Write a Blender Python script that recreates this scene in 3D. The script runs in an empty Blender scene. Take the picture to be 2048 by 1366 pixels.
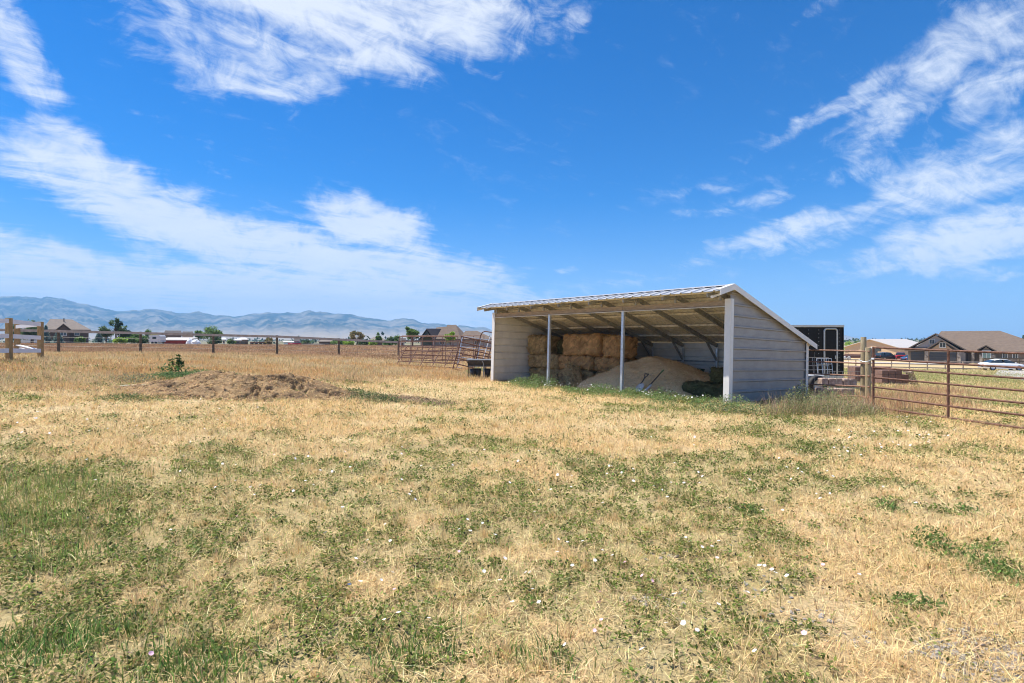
import bpy, math, random
import numpy as np
from mathutils import Vector, Matrix, Euler

R = math.radians
rnd = random.Random(7)
rng = np.random.default_rng(7)
SC = bpy.context.scene
COL = SC.collection

# ------------------------------------------------------------------ camera
F = 1115.0            # focal length in photo pixels
HZ = 678.0            # photo row of the true horizon
EYE = 1.6
cam_d = bpy.data.cameras.new("camera")
cam = bpy.data.objects.new("camera", cam_d)
COL.objects.link(cam)
cam_d.sensor_width = 36.0
cam_d.lens = 36.0 * F / 2048.0
cam_d.clip_start = 0.05
cam_d.clip_end = 30000
cam.location = (0, 0, EYE)
cam.rotation_euler = (R(90 - math.degrees(math.atan(5 / F))), 0, 0)
SC.camera = cam
SC.view_settings.view_transform = 'Standard'
SC.view_settings.look = 'None'
SC.view_settings.gamma = 1
SC.view_settings.exposure = 0.66
SC.cycles.max_bounces = 8
SC.cycles.diffuse_bounces = 5
SC.cycles.transparent_max_bounces = 8
SC.cycles.volume_bounces = 1
SC.cycles.use_denoising = True
SC.cycles.denoising_prefilter = 'ACCURATE'
SC.cycles.pixel_filter_type = 'BLACKMAN_HARRIS'
SC.cycles.filter_width = 1.05

# ------------------------------------------------------------------ sky and sun
SUN_EL = R(62)
SUN_AZ = math.atan2(-0.94, 0.34)      # clockwise from +Y
sun_vec = Vector((math.sin(SUN_AZ) * math.cos(SUN_EL), math.cos(SUN_AZ) * math.cos(SUN_EL), math.sin(SUN_EL)))
sl = bpy.data.lights.new("sun", 'SUN')
sl.energy = 4.9
sl.angle = R(0.5)
sl.color = (1.0, 0.93, 0.81)
so = bpy.data.objects.new("sun", sl)
COL.objects.link(so)
so.rotation_euler = sun_vec.to_track_quat('Z', 'Y').to_euler()
so.location = (-30, 20, 60)


class X:
    """a node socket (or number) with arithmetic"""
    nt = None

    def __init__(s, v): s.v = v

    @staticmethod
    def m(op, *a, clamp=False):
        n = X.nt.nodes.new('ShaderNodeMath'); n.operation = op; n.use_clamp = clamp
        for i, q in enumerate(a):
            q = q.v if isinstance(q, X) else q
            if isinstance(q, (int, float)): n.inputs[i].default_value = q
            else: X.nt.links.new(q, n.inputs[i])
        return X(n.outputs[0])

    def __add__(s, o): return X.m('ADD', s, o)
    def __radd__(s, o): return X.m('ADD', o, s)
    def __sub__(s, o): return X.m('SUBTRACT', s, o)
    def __rsub__(s, o): return X.m('SUBTRACT', o, s)
    def __mul__(s, o): return X.m('MULTIPLY', s, o)
    def __rmul__(s, o): return X.m('MULTIPLY', o, s)
    def __truediv__(s, o): return X.m('DIVIDE', s, o)


def px_dir(px, py):
    az = math.atan((px - 1024) / F)
    return az, math.atan((HZ - py) / F * math.cos(az))


def make_world():
    w = bpy.data.worlds.new("World"); SC.world = w; w.use_nodes = True
    nt = w.node_tree; nt.nodes.clear(); X.nt = nt
    out = nt.nodes.new('ShaderNodeOutputWorld'); bg = nt.nodes.new('ShaderNodeBackground')
    nt.links.new(bg.outputs[0], out.inputs[0])
    bg.inputs[1].default_value = 0.088
    sky = nt.nodes.new('ShaderNodeTexSky'); sky.sky_type = 'NISHITA'; sky.sun_disc = False
    sky.sun_elevation = SUN_EL; sky.sun_rotation = SUN_AZ
    sky.altitude = 1400; sky.air_density = 1.0; sky.dust_density = 0.5; sky.ozone_density = 2.5
    hs = nt.nodes.new('ShaderNodeHueSaturation'); hs.inputs["Saturation"].default_value = 1.56; hs.inputs["Value"].default_value = 1.0
    nt.links.new(sky.outputs[0], hs.inputs['Color'])
    tint = nt.nodes.new('ShaderNodeVectorMath'); tint.operation = 'MULTIPLY'; tint.inputs[1].default_value = (0.98, 0.97, 1.15)
    nt.links.new(hs.outputs[0], tint.inputs[0])
    tc = nt.nodes.new('ShaderNodeTexCoord')
    sep = nt.nodes.new('ShaderNodeSeparateXYZ'); nt.links.new(tc.outputs['Generated'], sep.inputs[0])
    x, y, z = X(sep.outputs[0]), X(sep.outputs[1]), X(sep.outputs[2])
    az = X.m('ARCTAN2', x, y); el = X.m('ARCSINE', z)
    # cloud-layer coordinates (a flat layer high above the ground)
    zz = X.m('MAXIMUM', z, 0.0) + 0.14
    cx, cy = x / zz, y / zz

    def comb(a, b, c):
        n = nt.nodes.new('ShaderNodeCombineXYZ')
        for i, q in enumerate((a, b, c)):
            q = q.v if isinstance(q, X) else q
            if isinstance(q, (int, float)): n.inputs[i].default_value = q
            else: nt.links.new(q, n.inputs[i])
        return n.outputs[0]

    def noise(vec, scale, detail, rough, dist=0.0):
        n = nt.nodes.new('ShaderNodeTexNoise'); n.noise_dimensions = '3D'
        nt.links.new(vec, n.inputs['Vector'])
        n.inputs['Scale'].default_value = scale; n.inputs['Detail'].default_value = detail
        n.inputs['Roughness'].default_value = rough; n.inputs['Distortion'].default_value = dist
        return X(n.outputs['Fac'])
    # warp the directions a little so that the edges of the banks are ragged
    wv = comb(az, el, 0.0)
    w1 = noise(wv, 7.0, 4, 0.6); w2 = noise(comb(el, az, 3.3), 7.0, 4, 0.6)
    az2 = az + (w1 - 0.5) * 0.10; el2 = el + (w2 - 0.5) * 0.085
    blobs = [  # photo px centre, radii, slope (deg, down to the right), weight
        (610, -20, 330, 75, 2, 1.15), (640, 85, 255, 60, -8, .82), (560, 160, 155, 40, -14, .86), (390, 70, 85, 28, 55, .66), (700, 110, 160, 40, -16, .5),
        (860, 50, 200, 62, -18, .95), (1045, 70, 95, 16, -48, .55), (1135, 25, 66, 30, -20, .68), (490, 180, 55, 16, 10, .5),
        (25, 95, 120, 44, 58, .95), (80, 160, 50, 18, 50, .45),
        (60, 330, 120, 36, 24, .8), (250, 395, 195, 52, 24, 1.2), (430, 470, 195, 56, 22, 1.25), (620, 520, 195, 52, 14, 1.2),
        (745, 452, 95, 44, 28, 1.3), (690, 425, 40, 22, 10, .8), (650, 490, 110, 36, 10, .9), (545, 455, 60, 18, 20, .6),
        (60, 520, 230, 46, 14, 1.1), (150, 585, 460, 46, 4, 1.15), (640, 605, 480, 46, 3, 1.35), (880, 555, 150, 50, 10, 1.1),
        (990, 590, 90, 40, 20, 1.0), (350, 500, 110, 30, 30, .8), (560, 570, 120, 22, 20, .5),
        (370, 272, 66, 20, 12, .6), (430, 345, 55, 14, 35, .42), (590, 420, 55, 14, 15, .4),
        (1130, 546, 32, 8, 10, .62), (1262, 562, 60, 22, 4, .5), (1390, 380, 120, 10, -4, .34),
        (1900, 110, 250, 55, -38, .86), (1965, 205, 130, 36, -32, .8), (1680, 205, 130, 17, -28, .68), (1840, 225, 50, 18, -40, .75), (2040, 40, 90, 70, -40, .75),
        (1930, 330, 260, 42, -22, .8), (1830, 410, 300, 34, -14, .84), (1620, 455, 250, 22, -13, .85), (1960, 470, 260, 56, -6, 1.05), (1545, 508, 60, 9, -15, .72),
        (1560, 395, 210, 18, -9, .46), (1730, 540, 80, 8, -4, .66), (1920, 520, 200, 16, -4, .8), (2035, 552, 36, 8, 0, .72), (1640, 20, 70, 16, -15, .4),
    ]
    mask = None
    for (bx, by, rx, ry, an, wt) in blobs:
        a0, e0 = px_dir(bx, by)
        k = math.cos(a0) ** 2 / F
        c, s = math.cos(R(an)), math.sin(R(an))
        du = az2 - a0; dv = (el2 - e0) * -1.0
        kx, ky = 1 / (rx * 1.25 * k), 1 / (ry * 1.25 * math.cos(a0) / F)
        p = du * (c * kx) + dv * (s * kx)
        q = dv * (c * ky) - du * (s * ky)
        d = p * p + q * q
        g = X.m('DIVIDE', wt, X.m('MULTIPLY_ADD', d, d, 1.0))
        mask = g if mask is None else X.m('SMOOTH_MAX', mask, g, 0.25)
    behind = X.m('LESS_THAN', y, 0.0) * 0.5
    mask = X.m('MAXIMUM', mask, behind)
    # two layers of structure: billows, and streaks drawn out along the wind
    big = noise(comb(cx, cy, z * 3.0), 1.7, 6, 0.62, 0.6)
    ca, sa = math.cos(R(38)), math.sin(R(38))
    wx = cx * ca + cy * sa; wy = cy * ca - cx * sa
    fine = noise(comb(wx * 0.55, wy * 1.7, 1.7), 3.4, 7, 0.66, 1.3)
    curl = noise(comb(az * 1.0, el * 1.5, 5.0), 15, 6, 0.64, 1.5)
    raw = mask * 1.12 + (big - 0.5) * 1.5 + (fine - 0.5) * 1.55 + (curl - 0.5) * 1.3 - 0.36
    gate_ = X.m('MULTIPLY', mask - 0.06, 3.2, clamp=True)
    mr = nt.nodes.new('ShaderNodeMapRange'); mr.interpolation_type = 'SMOOTHSTEP'
    mr.inputs[1].default_value = 0.0; mr.inputs[2].default_value = 1.12
    nt.links.new(raw.v, mr.inputs[0])
    dens = X(mr.outputs[0]) * gate_ * 0.94
    # pale air low over the horizon
    low = X.m('EXPONENT', X.m('MAXIMUM', el, 0.0) * -9.0) * 0.72
    shade = X.m('MULTIPLY', noise(comb(cx, cy, 9.0), 2.6, 6, 0.6, 0.4), 1.0)

    def mixc(f, a, b):
        n = nt.nodes.new('ShaderNodeMix'); n.data_type = 'RGBA'
        for sock, q in ((n.inputs[0], f), (n.inputs[6], a), (n.inputs[7], b)):
            q = q.v if isinstance(q, X) else q
            if isinstance(q, (int, float, tuple)): sock.default_value = q
            else: nt.links.new(q, sock)
        return n.outputs[2]
    ccol = mixc(shade, (7.3, 7.55, 7.9, 1), (5.4, 6.1, 7.4, 1))
    base = mixc(low, tint.outputs[0], (1.7, 3.2, 6.3, 1))
    fin = mixc(dens, base, ccol)
    nt.links.new(fin, bg.inputs[0])


make_world()

# ------------------------------------------------------------------ numpy noise, terrain
_perm = rng.permutation(512)


def vnoise(x, y, seed=0):
    x = np.asarray(x, float); y = np.asarray(y, float)
    xi = np.floor(x).astype(int); yi = np.floor(y).astype(int)
    fx = x - xi; fy = y - yi
    fx = fx * fx * (3 - 2 * fx); fy = fy * fy * (3 - 2 * fy)

    def h(a, b): return _perm[(_perm[(a + seed * 37) & 511] + b) & 511] / 511.0
    return (h(xi, yi) * (1 - fx) + h(xi + 1, yi) * fx) * (1 - fy) + (h(xi, yi + 1) * (1 - fx) + h(xi + 1, yi + 1) * fx) * fy


def fbm(x, y, oct=4, seed=0, gain=.5):
    s = 0; a = 1; t = 0
    x = np.asarray(x, float); y = np.asarray(y, float)
    for i in range(oct):
        s = s + a * vnoise(x * 2 ** i + 17.3 * i, y * 2 ** i - 9.1 * i, seed + i); t += a; a *= gain
    return s / t


def sstep(a, b, x):
    t = np.clip((np.asarray(x, float) - a) / (b - a), 0, 1)
    return t * t * (3 - 2 * t)


CP = np.array([(0, 0, 0), (3, 4, -.02), (-3, 4, .06), (5.3, 13.7, -.02), (-.76, 21.1, .0), (8.7, 16.5, -.16), (2.6, 23.9, -.13),
               (-16.2, 18, .87), (-16.9, 20, .85), (-27, 33, .74), (-8.3, 41, .36), (8.5, 13.1, -.12), (9.1, 11.6, -.12), (9.7, 15.2, -.15),
               (62, 70, -2.35), (50, 74, -2.4), (88, 105, -3.0), (80, 150, -3.4), (-60, 80, .8), (-20, 90, .5), (0, 100, -.1), (30, 30, -1.05),
               (-7, 13, .3), (20, 20, -.62), (13, 22, -.4), (12, 6, -.3), (-10, 5, .35), (0, -30, 0), (-120, 150, .3), (-20, 130, -.7), (-70, 150, 0), (20, 150, -2), (150, 100, -4)], float)


def _tps(p, q):
    r2 = ((p[:, None, :] - q[None]) ** 2).sum(-1)
    return r2 * np.log(r2 + 1e-9)


_n = len(CP)
_A = np.zeros((_n + 3, _n + 3))
_A[:_n, :_n] = _tps(CP[:, :2], CP[:, :2]) + np.eye(_n) * 1.0
_A[:_n, _n:] = np.c_[np.ones(_n), CP[:, :2]]
_A[_n:, :_n] = _A[:_n, _n:].T
_W = np.linalg.solve(_A, np.r_[CP[:, 2], 0, 0, 0])


def gz(x, y, micro=True):
    x = np.atleast_1d(np.asarray(x, float)); y = np.atleast_1d(np.asarray(y, float))
    sh = x.shape; x = x.ravel(); y = y.ravel()
    out = np.empty(x.size)
    for i in range(0, x.size, 100000):
        p = np.c_[x[i:i + 100000], y[i:i + 100000]]
        out[i:i + 100000] = _tps(p, CP[:, :2]) @ _W[:_n] + _W[_n] + p @ _W[_n + 1:]
    r = np.hypot(x, y)
    k = sstep(170, 330, r)
    out = np.clip(out, -6, 2) * (1 - k) + -3.0 * k
    if micro:
        near = 1 - sstep(25, 60, r)
        out = out + near * ((fbm(x * .7, y * .7, 3, 5) - .5) * .10 + (fbm(x * 4, y * 4, 2, 9) - .5) * .03)
    return out.reshape(sh)


def g1(x, y): return float(gz(x, y, False)[0])
def at(px, d): return ((px - 1024) / F * d, d)


def on_ground(px, py):
    d = 10.0
    for _ in range(60):
        z = g1((px - 1024) / F * d, d)
        d = .5 * d + .5 * min(400., F * (EYE - z) / max(py - HZ, 1))
    return (px - 1024) / F * d, d


# ------------------------------------------------------------------ materials
def new_mat(name):
    m = bpy.data.materials.new(name); m.use_nodes = True
    nt = m.node_tree; b = nt.nodes['Principled BSDF']
    return m, nt, b


def mat(name, col, rough=.6, metal=0., var=.12, scale=6., col2=None, bump=0., bscale=40., spec=.5, stretch=(1, 1, 1), detail=5):
    """plain surface with a noise-driven mottling between two tones of its own colour"""
    m, nt, b = new_mat(name)
    tc = nt.nodes.new('ShaderNodeTexCoord'); mp = nt.nodes.new('ShaderNodeMapping'); mp.inputs['Scale'].default_value = stretch
    nt.links.new(tc.outputs['Object'], mp.inputs[0])
    n = nt.nodes.new('ShaderNodeTexNoise'); n.inputs['Scale'].default_value = scale; n.inputs['Detail'].default_value = detail; n.inputs['Roughness'].default_value = .65
    nt.links.new(mp.outputs[0], n.inputs['Vector'])
    cr = nt.nodes.new('ShaderNodeValToRGB')
    a = tuple(c * (1 - var) for c in col); z = tuple(min(1, c * (1 + var)) for c in col) if col2 is None else col2
    cr.color_ramp.elements[0].color = (*a, 1); cr.color_ramp.elements[1].color = (*z, 1)
    cr.color_ramp.elements[0].position = .32; cr.color_ramp.elements[1].position = .68
    nt.links.new(n.outputs['Fac'], cr.inputs[0]); nt.links.new(cr.outputs[0], b.inputs['Base Color'])
    b.inputs['Roughness'].default_value = rough; b.inputs['Metallic'].default_value = metal
    b.inputs['Specular IOR Level'].default_value = spec
    if bump:
        n2 = nt.nodes.new('ShaderNodeTexNoise'); n2.inputs['Scale'].default_value = bscale; n2.inputs['Detail'].default_value = 6
        nt.links.new(mp.outputs[0], n2.inputs['Vector'])
        bp = nt.nodes.new('ShaderNodeBump'); bp.inputs['Strength'].default_value = bump; bp.inputs['Distance'].default_value = .02
        nt.links.new(n2.outputs['Fac'], bp.inputs['Height']); nt.links.new(bp.outputs[0], b.inputs['Normal'])
    return m


def mat_attr(name, trans=.25, rough=.8):
    """blade / leaf material: each blade has a colour of its own in the attribute"""
    m, nt, b = new_mat(name)
    at_ = nt.nodes.new('ShaderNodeAttribute'); at_.attribute_name = 'Col'
    nt.links.new(at_.outputs['Color'], b.inputs['Base Color'])
    b.inputs['Roughness'].default_value = rough; b.inputs['Specular IOR Level'].default_value = .15
    tr = nt.nodes.new('ShaderNodeBsdfTranslucent'); nt.links.new(at_.outputs['Color'], tr.inputs[0])
    mx = nt.nodes.new('ShaderNodeMixShader'); mx.inputs[0].default_value = trans
    out = nt.nodes['Material Output']
    nt.links.new(b.outputs[0], mx.inputs[1]); nt.links.new(tr.outputs[0], mx.inputs[2]); nt.links.new(mx.outputs[0], out.inputs[0])
    return m


M = {}
M['blade'] = mat_attr('grass_blades', .25)
M['leaf'] = mat_attr('leaves', .42, .55)
M['petal'] = mat('white_petals', (.82, .80, .80), .7, var=.04)
M['petal_pink'] = mat('pink_petals', (.78, .48, .58), .7, var=.08)
M['trim'] = mat('white_painted_trim', (.78, .77, .74), .4, var=.05, scale=3)
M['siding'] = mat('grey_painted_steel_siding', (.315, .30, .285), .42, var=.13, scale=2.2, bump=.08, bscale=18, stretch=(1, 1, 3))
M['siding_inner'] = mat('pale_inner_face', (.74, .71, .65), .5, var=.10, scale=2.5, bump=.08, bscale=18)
M['roofmetal'] = mat('pale_roof_steel', (.52, .525, .53), .38, .25, var=.08, scale=1.5)
M['galv'] = mat('galvanised_underside', (.70, .65, .57), .55, .0, var=.25, scale=9, bump=.1, bscale=30)
M['galvpost'] = mat('galvanised_steel', (.62, .65, .68), .35, .55, var=.15, scale=14)
M['steelframe'] = mat('dull_frame_steel', (.36, .35, .32), .5, .4, var=.3, scale=10)
M['timber'] = mat('weathered_timber', (.40, .31, .22), .8, var=.3, scale=5, stretch=(1, 1, 6), bump=.3)
M['postwood'] = mat('peeled_wood_post', (.36, .28, .15), .85, var=.35, scale=7, col2=(.48, .40, .26), bump=.4, stretch=(6, 6, 1))
M['brownpost'] = mat('treated_brown_post', (.38, .25, .11), .85, var=.3, scale=6, bump=.3, stretch=(5, 5, 1))
M['darkpost'] = mat('dark_fence_post', (.13, .10, .065), .9, var=.35, scale=6, bump=.3, stretch=(5, 5, 1))
M['greyrail'] = mat('sun_bleached_rail', (.44, .38, .32), .85, var=.25, scale=5, stretch=(1, 1, 1), bump=.2)
M['vinyl'] = mat('white_vinyl_board', (.78, .77, .77), .45, var=.04, scale=3)
M['rust'] = mat('rusty_pipe', (.11, .045, .03), .7, .1, var=.4, scale=16, col2=(.24, .12, .08), bump=.25, bscale=60)
M['rust_pale'] = mat('faded_rust_pipe', (.24, .115, .075), .75, .1, var=.3, scale=14, col2=(.40, .24, .17), bump=.25, bscale=60)
M['whitepipe'] = mat('white_painted_pipe', (.75, .76, .78), .45, .1, var=.12, scale=9)
M['blackrubber'] = mat('black_rubber', (.02, .02, .022), .7, var=.3)
M['feeder'] = mat('dark_feeder_plastic', (.035, .036, .04), .5, var=.3, scale=8)
M['feeder_rim'] = mat('worn_grey_rim', (.30, .31, .32), .5, .3, var=.3, scale=8)
M['trailer'] = mat('black_trailer_skin', (.007, .007, .009), .35, .0, var=.4, scale=10, spec=.22)
M['alu'] = mat('aluminium_trim', (.50, .50, .47), .35, .6, var=.12, scale=10)
M['green_plastic'] = mat('dark_green_plastic', (.012, .06, .045), .4, var=.2)
M['green_grip'] = mat('green_grip', (.04, .16, .04), .5, var=.2)
M['darksteel'] = mat('dark_handle', (.05, .04, .035), .6, var=.3)
M['whitesteel'] = mat('worn_scoop_metal', (.55, .56, .57), .45, .3, var=.2, scale=12)
M['shingle'] = mat('brown_shingles', (.155, .115, .088), .9, var=.2, scale=1.6, bump=.5, bscale=9, stretch=(1, 1, 4), detail=8)
M['shingle_dark'] = mat('dark_shingles', (.075, .065, .06), .9, var=.2, scale=1.6, bump=.4, bscale=9, stretch=(1, 1, 4), detail=8)
M['shingle_grey'] = mat('grey_brown_shingles', (.20, .165, .14), .9, var=.18, scale=1.6, bump=.4, bscale=9, stretch=(1, 1, 4), detail=8)
M['stucco'] = mat('tan_stucco', (.44, .31, .20), .9, var=.06, scale=2, bump=.2)
M['stucco_pale'] = mat('pale_stucco', (.46, .40, .35), .9, var=.08, scale=2)
M['stucco_grey'] = mat('grey_brown_stucco', (.21, .165, .125), .9, var=.08, scale=2)
M['sage'] = mat('sage_siding', (.12, .145, .115), .85, var=.1, scale=2, stretch=(1, 1, 6))
M['darkwall'] = mat('dark_brown_wall', (.10, .075, .055), .9, var=.15, scale=2)  # dark brown wall tone, lightly mottled
M['stonewall'] = mat('stone_veneer', (.22, .17, .14), .9, var=.5, scale=2.2, col2=(.46, .40, .34), bump=.6, bscale=5)
M['barnwall'] = mat('tan_steel_barn_wall', (.56, .40, .25), .6, var=.05, scale=1.2)
M['barnroof'] = mat('white_steel_barn_roof', (.58, .54, .50), .5, .1, var=.08, scale=.6, stretch=(1, 8, 1))
M['brownband'] = mat('brown_wainscot', (.14, .07, .05), .7, var=.15)
M['whitetrim'] = mat('white_window_trim', (.72, .72, .70), .5, var=.05)
M['glass'] = mat('window_glass', (.035, .05, .06), .08, var=.3, scale=.6, spec=.9)
M['glass_green'] = mat('curtained_glass', (.20, .30, .27), .15, var=.2, scale=.8, spec=.8)
M['garage'] = mat('dark_garage_door', (.045, .046, .052), .45, var=.15, scale=2)
M['redpaint'] = mat('red_paint', (.30, .03, .025), .5, var=.2, scale=1.2)
M['carred'] = mat('red_car_paint', (.32, .02, .03), .25, var=.1)
M['carwhite'] = mat('white_car_paint', (.80, .81, .82), .22, var=.03)
M['carblack'] = mat('black_car_paint', (.02, .022, .028), .22, var=.2)
M['carblue'] = mat('blue_car_paint', (.05, .10, .22), .25, var=.1)
M['chrome'] = mat('wheel_metal', (.5, .5, .52), .3, .8, var=.1)
M['lamp'] = mat('lamp_lens', (.65, .67, .70), .12, var=.1, spec=.8)
M['lampred'] = mat('red_lens', (.35, .02, .02), .2, var=.1)
M['whitepanel'] = mat('white_panel', (.66, .67, .68), .5, var=.08, scale=1)
M['tarp'] = mat('white_tarp', (.78, .79, .80), .55, var=.06, scale=2, bump=.3, bscale=5)
M['block'] = mat('brown_concrete_block', (.21, .125, .10), .95, var=.22, scale=9, bump=.5)
M['block_pink'] = mat('pinkish_split_block', (.34, .24, .20), .95, var=.35, scale=7, col2=(.58, .44, .36), bump=.9, bscale=14)
M['shavings'] = mat('wood_shavings', (.70, .46, .225), .95, var=.22, scale=22, col2=(.84, .61, .34), bump=.8, bscale=70, detail=9)
M['dung'] = mat('dry_manure', (.125, .072, .036), .95, var=.35, scale=2.2, col2=(.47, .315, .155), bump=1., bscale=34, detail=9)
M['dung_dark'] = mat('dark_manure', (.13, .085, .055), .95, var=.4, scale=9, col2=(.30, .20, .12), bump=1., bscale=40, detail=9)
M['bark'] = mat('bark', (.12, .085, .06), .95, var=.3, scale=12, bump=.5)
M['palelog'] = mat('bleached_log', (.46, .43, .30), .9, var=.2, scale=6, stretch=(1, 1, 5), bump=.3)
M['stone'] = mat('grey_stones', (.26, .24, .215), .9, var=.3, scale=30, col2=(.42, .39, .35), bump=.3)
M['concrete'] = mat('pale_concrete', (.46, .44, .42), .9, var=.1, scale=.8)
M['wire'] = mat('fence_wire', (.34, .33, .32), .5, .5, var=.1)


# ------------------------------------------------------------------ mesh helper
class MB:
    def __init__(s): s.v = []; s.f = []; s.mi = []; s.sm = []

    def add(s, vs, fs, mi=0, smooth=False):
        o = len(s.v); s.v += [tuple(p) for p in vs]
        for f in fs: s.f.append(tuple(i + o for i in f)); s.mi.append(mi); s.sm.append(smooth)
        return s

    def box(s, c, sz, rot=None, mi=0, bev=0.):
        hx, hy, hz = sz[0] / 2, sz[1] / 2, sz[2] / 2
        b = min(bev, hx * .9, hy * .9, hz * .9)
        mt = Euler(rot).to_matrix() if rot is not None else Matrix.Identity(3)
        c = Vector(c)
        if b <= 0:
            vs = [Vector((x, y, z)) for x in (-hx, hx) for y in (-hy, hy) for z in (-hz, hz)]
            fs = [(0, 1, 3, 2), (4, 6, 7, 5), (0, 4, 5, 1), (2, 3, 7, 6), (0, 2, 6, 4), (1, 5, 7, 3)]
        else:
            vs = []; idx = {}
            for sx in (-1, 1):
                for sy in (-1, 1):
                    for sz_ in (-1, 1):
                        for k in range(3):
                            p = [sx * (hx - b), sy * (hy - b), sz_ * (hz - b)]
                            p[k] = (sx * hx, sy * hy, sz_ * hz)[k]
                            idx[(sx, sy, sz_, k)] = len(vs); vs.append(Vector(p))
            fs = []
            for k in range(3):
                o = [i for i in range(3) if i != k]
                for sg in (-1, 1):
                    q = []
                    for (a, d) in ((-1, -1), (1, -1), (1, 1), (-1, 1)):
                        t = [0, 0, 0]; t[k] = sg; t[o[0]] = a; t[o[1]] = d
                        q.append(idx[(*t, k)])
                    if (sg > 0) != (k == 1): fs.append(q)
                    else: fs.append(q[::-1])
            for k in range(3):
                o = [i for i in range(3) if i != k]
                for a in (-1, 1):
                    for d in (-1, 1):
                        t0 = [0, 0, 0]; t1 = [0, 0, 0]
                        t0[k] = -1; t1[k] = 1
                        for t in (t0, t1): t[o[0]] = a; t[o[1]] = d
                        fs.append([idx[(*t0, o[0])], idx[(*t1, o[0])], idx[(*t1, o[1])], idx[(*t0, o[1])]])
            for sx in (-1, 1):
                for sy in (-1, 1):
                    for sz_ in (-1, 1): fs.append([idx[(sx, sy, sz_, k)] for k in range(3)])
        return s.add([mt @ p + c for p in vs], fs, mi)

    def beam(s, p, q, w, h, mi=0, up=(0, 0, 1)):
        p, q = Vector(p), Vector(q); d = (q - p).normalized(); up = Vector(up)
        if abs(d.dot(up)) > .99: up = Vector((0, 1, 0))
        sd = d.cross(up).normalized(); u = sd.cross(d)
        vs = [e + sd * (a * w / 2) + u * (b * h / 2) for e in (p, q) for (a, b) in ((-1, -1), (1, -1), (1, 1), (-1, 1))]
        return s.add(vs, [(3, 2, 1, 0), (4, 5, 6, 7), (0, 1, 5, 4), (1, 2, 6, 5), (2, 3, 7, 6), (3, 0, 4, 7)], mi)

    def tube(s, pts, r, n=8, mi=0, cap=True, r2=None):
        pts = [Vector(p) for p in pts]; L = len(pts); rings = []
        prev = None
        for i, p in enumerate(pts):
            d = (pts[min(i + 1, L - 1)] - pts[max(i - 1, 0)]).normalized()
            if prev is None:
                a = Vector((0, 0, 1)) if abs(d.z) < .9 else Vector((1, 0, 0))
                sd = d.cross(a).normalized()
            else: sd = (prev - d * prev.dot(d)).normalized()
            prev = sd; u = d.cross(sd)
            rr = r[i] if isinstance(r, (list, tuple)) else r
            rings.append([p + sd * (rr * math.cos(2 * math.pi * k / n)) + u * (rr * math.sin(2 * math.pi * k / n)) for k in range(n)])
        vs = [v for rg in rings for v in rg]; fs = []
        for i in range(L - 1):
            for k in range(n): fs.append((i * n + k, i * n + (k + 1) % n, (i + 1) * n + (k + 1) % n, (i + 1) * n + k))
        s.add(vs, fs, mi, True)
        if cap:
            s.add(rings[0], [tuple(range(n))[::-1]], mi); s.add(rings[-1], [tuple(range(n))], mi)
        return s

    def lathe(s, prof, c=(0, 0, 0), n=16, mi=0, axis='z'):
        vs = []
        for (r, z) in prof:
            for k in range(n):
                a = 2 * math.pi * k / n
                p = (r * math.cos(a), r * math.sin(a), z)
                if axis == 'y': p = (p[0], z, p[1])
                vs.append((p[0] + c[0], p[1] + c[1], p[2] + c[2]))
        fs = [(i * n + k, i * n + (k + 1) % n, (i + 1) * n + (k + 1) % n, (i + 1) * n + k) for i in range(len(prof) - 1) for k in range(n)]
        return s.add(vs, fs, mi, True)

    def slab(s, poly, thick, mi=0, dirn=(0, 0, -1)):
        n = len(poly); d = Vector(dirn) * thick
        top = [Vector(p) for p in poly]; bot = [p + d for p in top]
        fs = [tuple(range(n)), tuple(range(n, 2 * n))[::-1]] + [(i, n + i, n + (i + 1) % n, (i + 1) % n) for i in range(n)]
        return s.add(top + bot, fs, mi)

    def build(s, name, m, parent=None, loc=None, rot=None):
        me = bpy.data.meshes.new(name); me.from_pydata(s.v, [], s.f)
        for q in (m if isinstance(m, (list, tuple)) else [m]): me.materials.append(M[q] if isinstance(q, str) else q)
        me.polygons.foreach_set('material_index', s.mi); me.polygons.foreach_set('use_smooth', s.sm)
        me.update()
        o = bpy.data.objects.new(name, me); COL.objects.link(o)
        if parent is not None: o.parent = parent
        if loc is not None: o.location = loc
        if rot is not None: o.rotation_euler = rot
        return o


def tag(o, label=None, cat=None, group=None, kind=None):
    if label: o['label'] = label
    if cat: o['category'] = cat
    if group: o['group'] = group
    if kind: o['kind'] = kind
    return o


def thing(name, label, cat, loc=(0, 0, 0), rot=(0, 0, 0), group=None):
    o = bpy.data.objects.new(name, None); COL.objects.link(o)
    o.location = loc; o.rotation_euler = rot; o.empty_display_size = .2
    return tag(o, label, cat, group)


def copy_tree(o, parent=None):
    c = o.copy(); COL.objects.link(c)
    if parent is not None: c.parent = parent; c.matrix_parent_inverse = o.matrix_parent_inverse
    for ch in list(o.children): copy_tree(ch, c)
    return c


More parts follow.
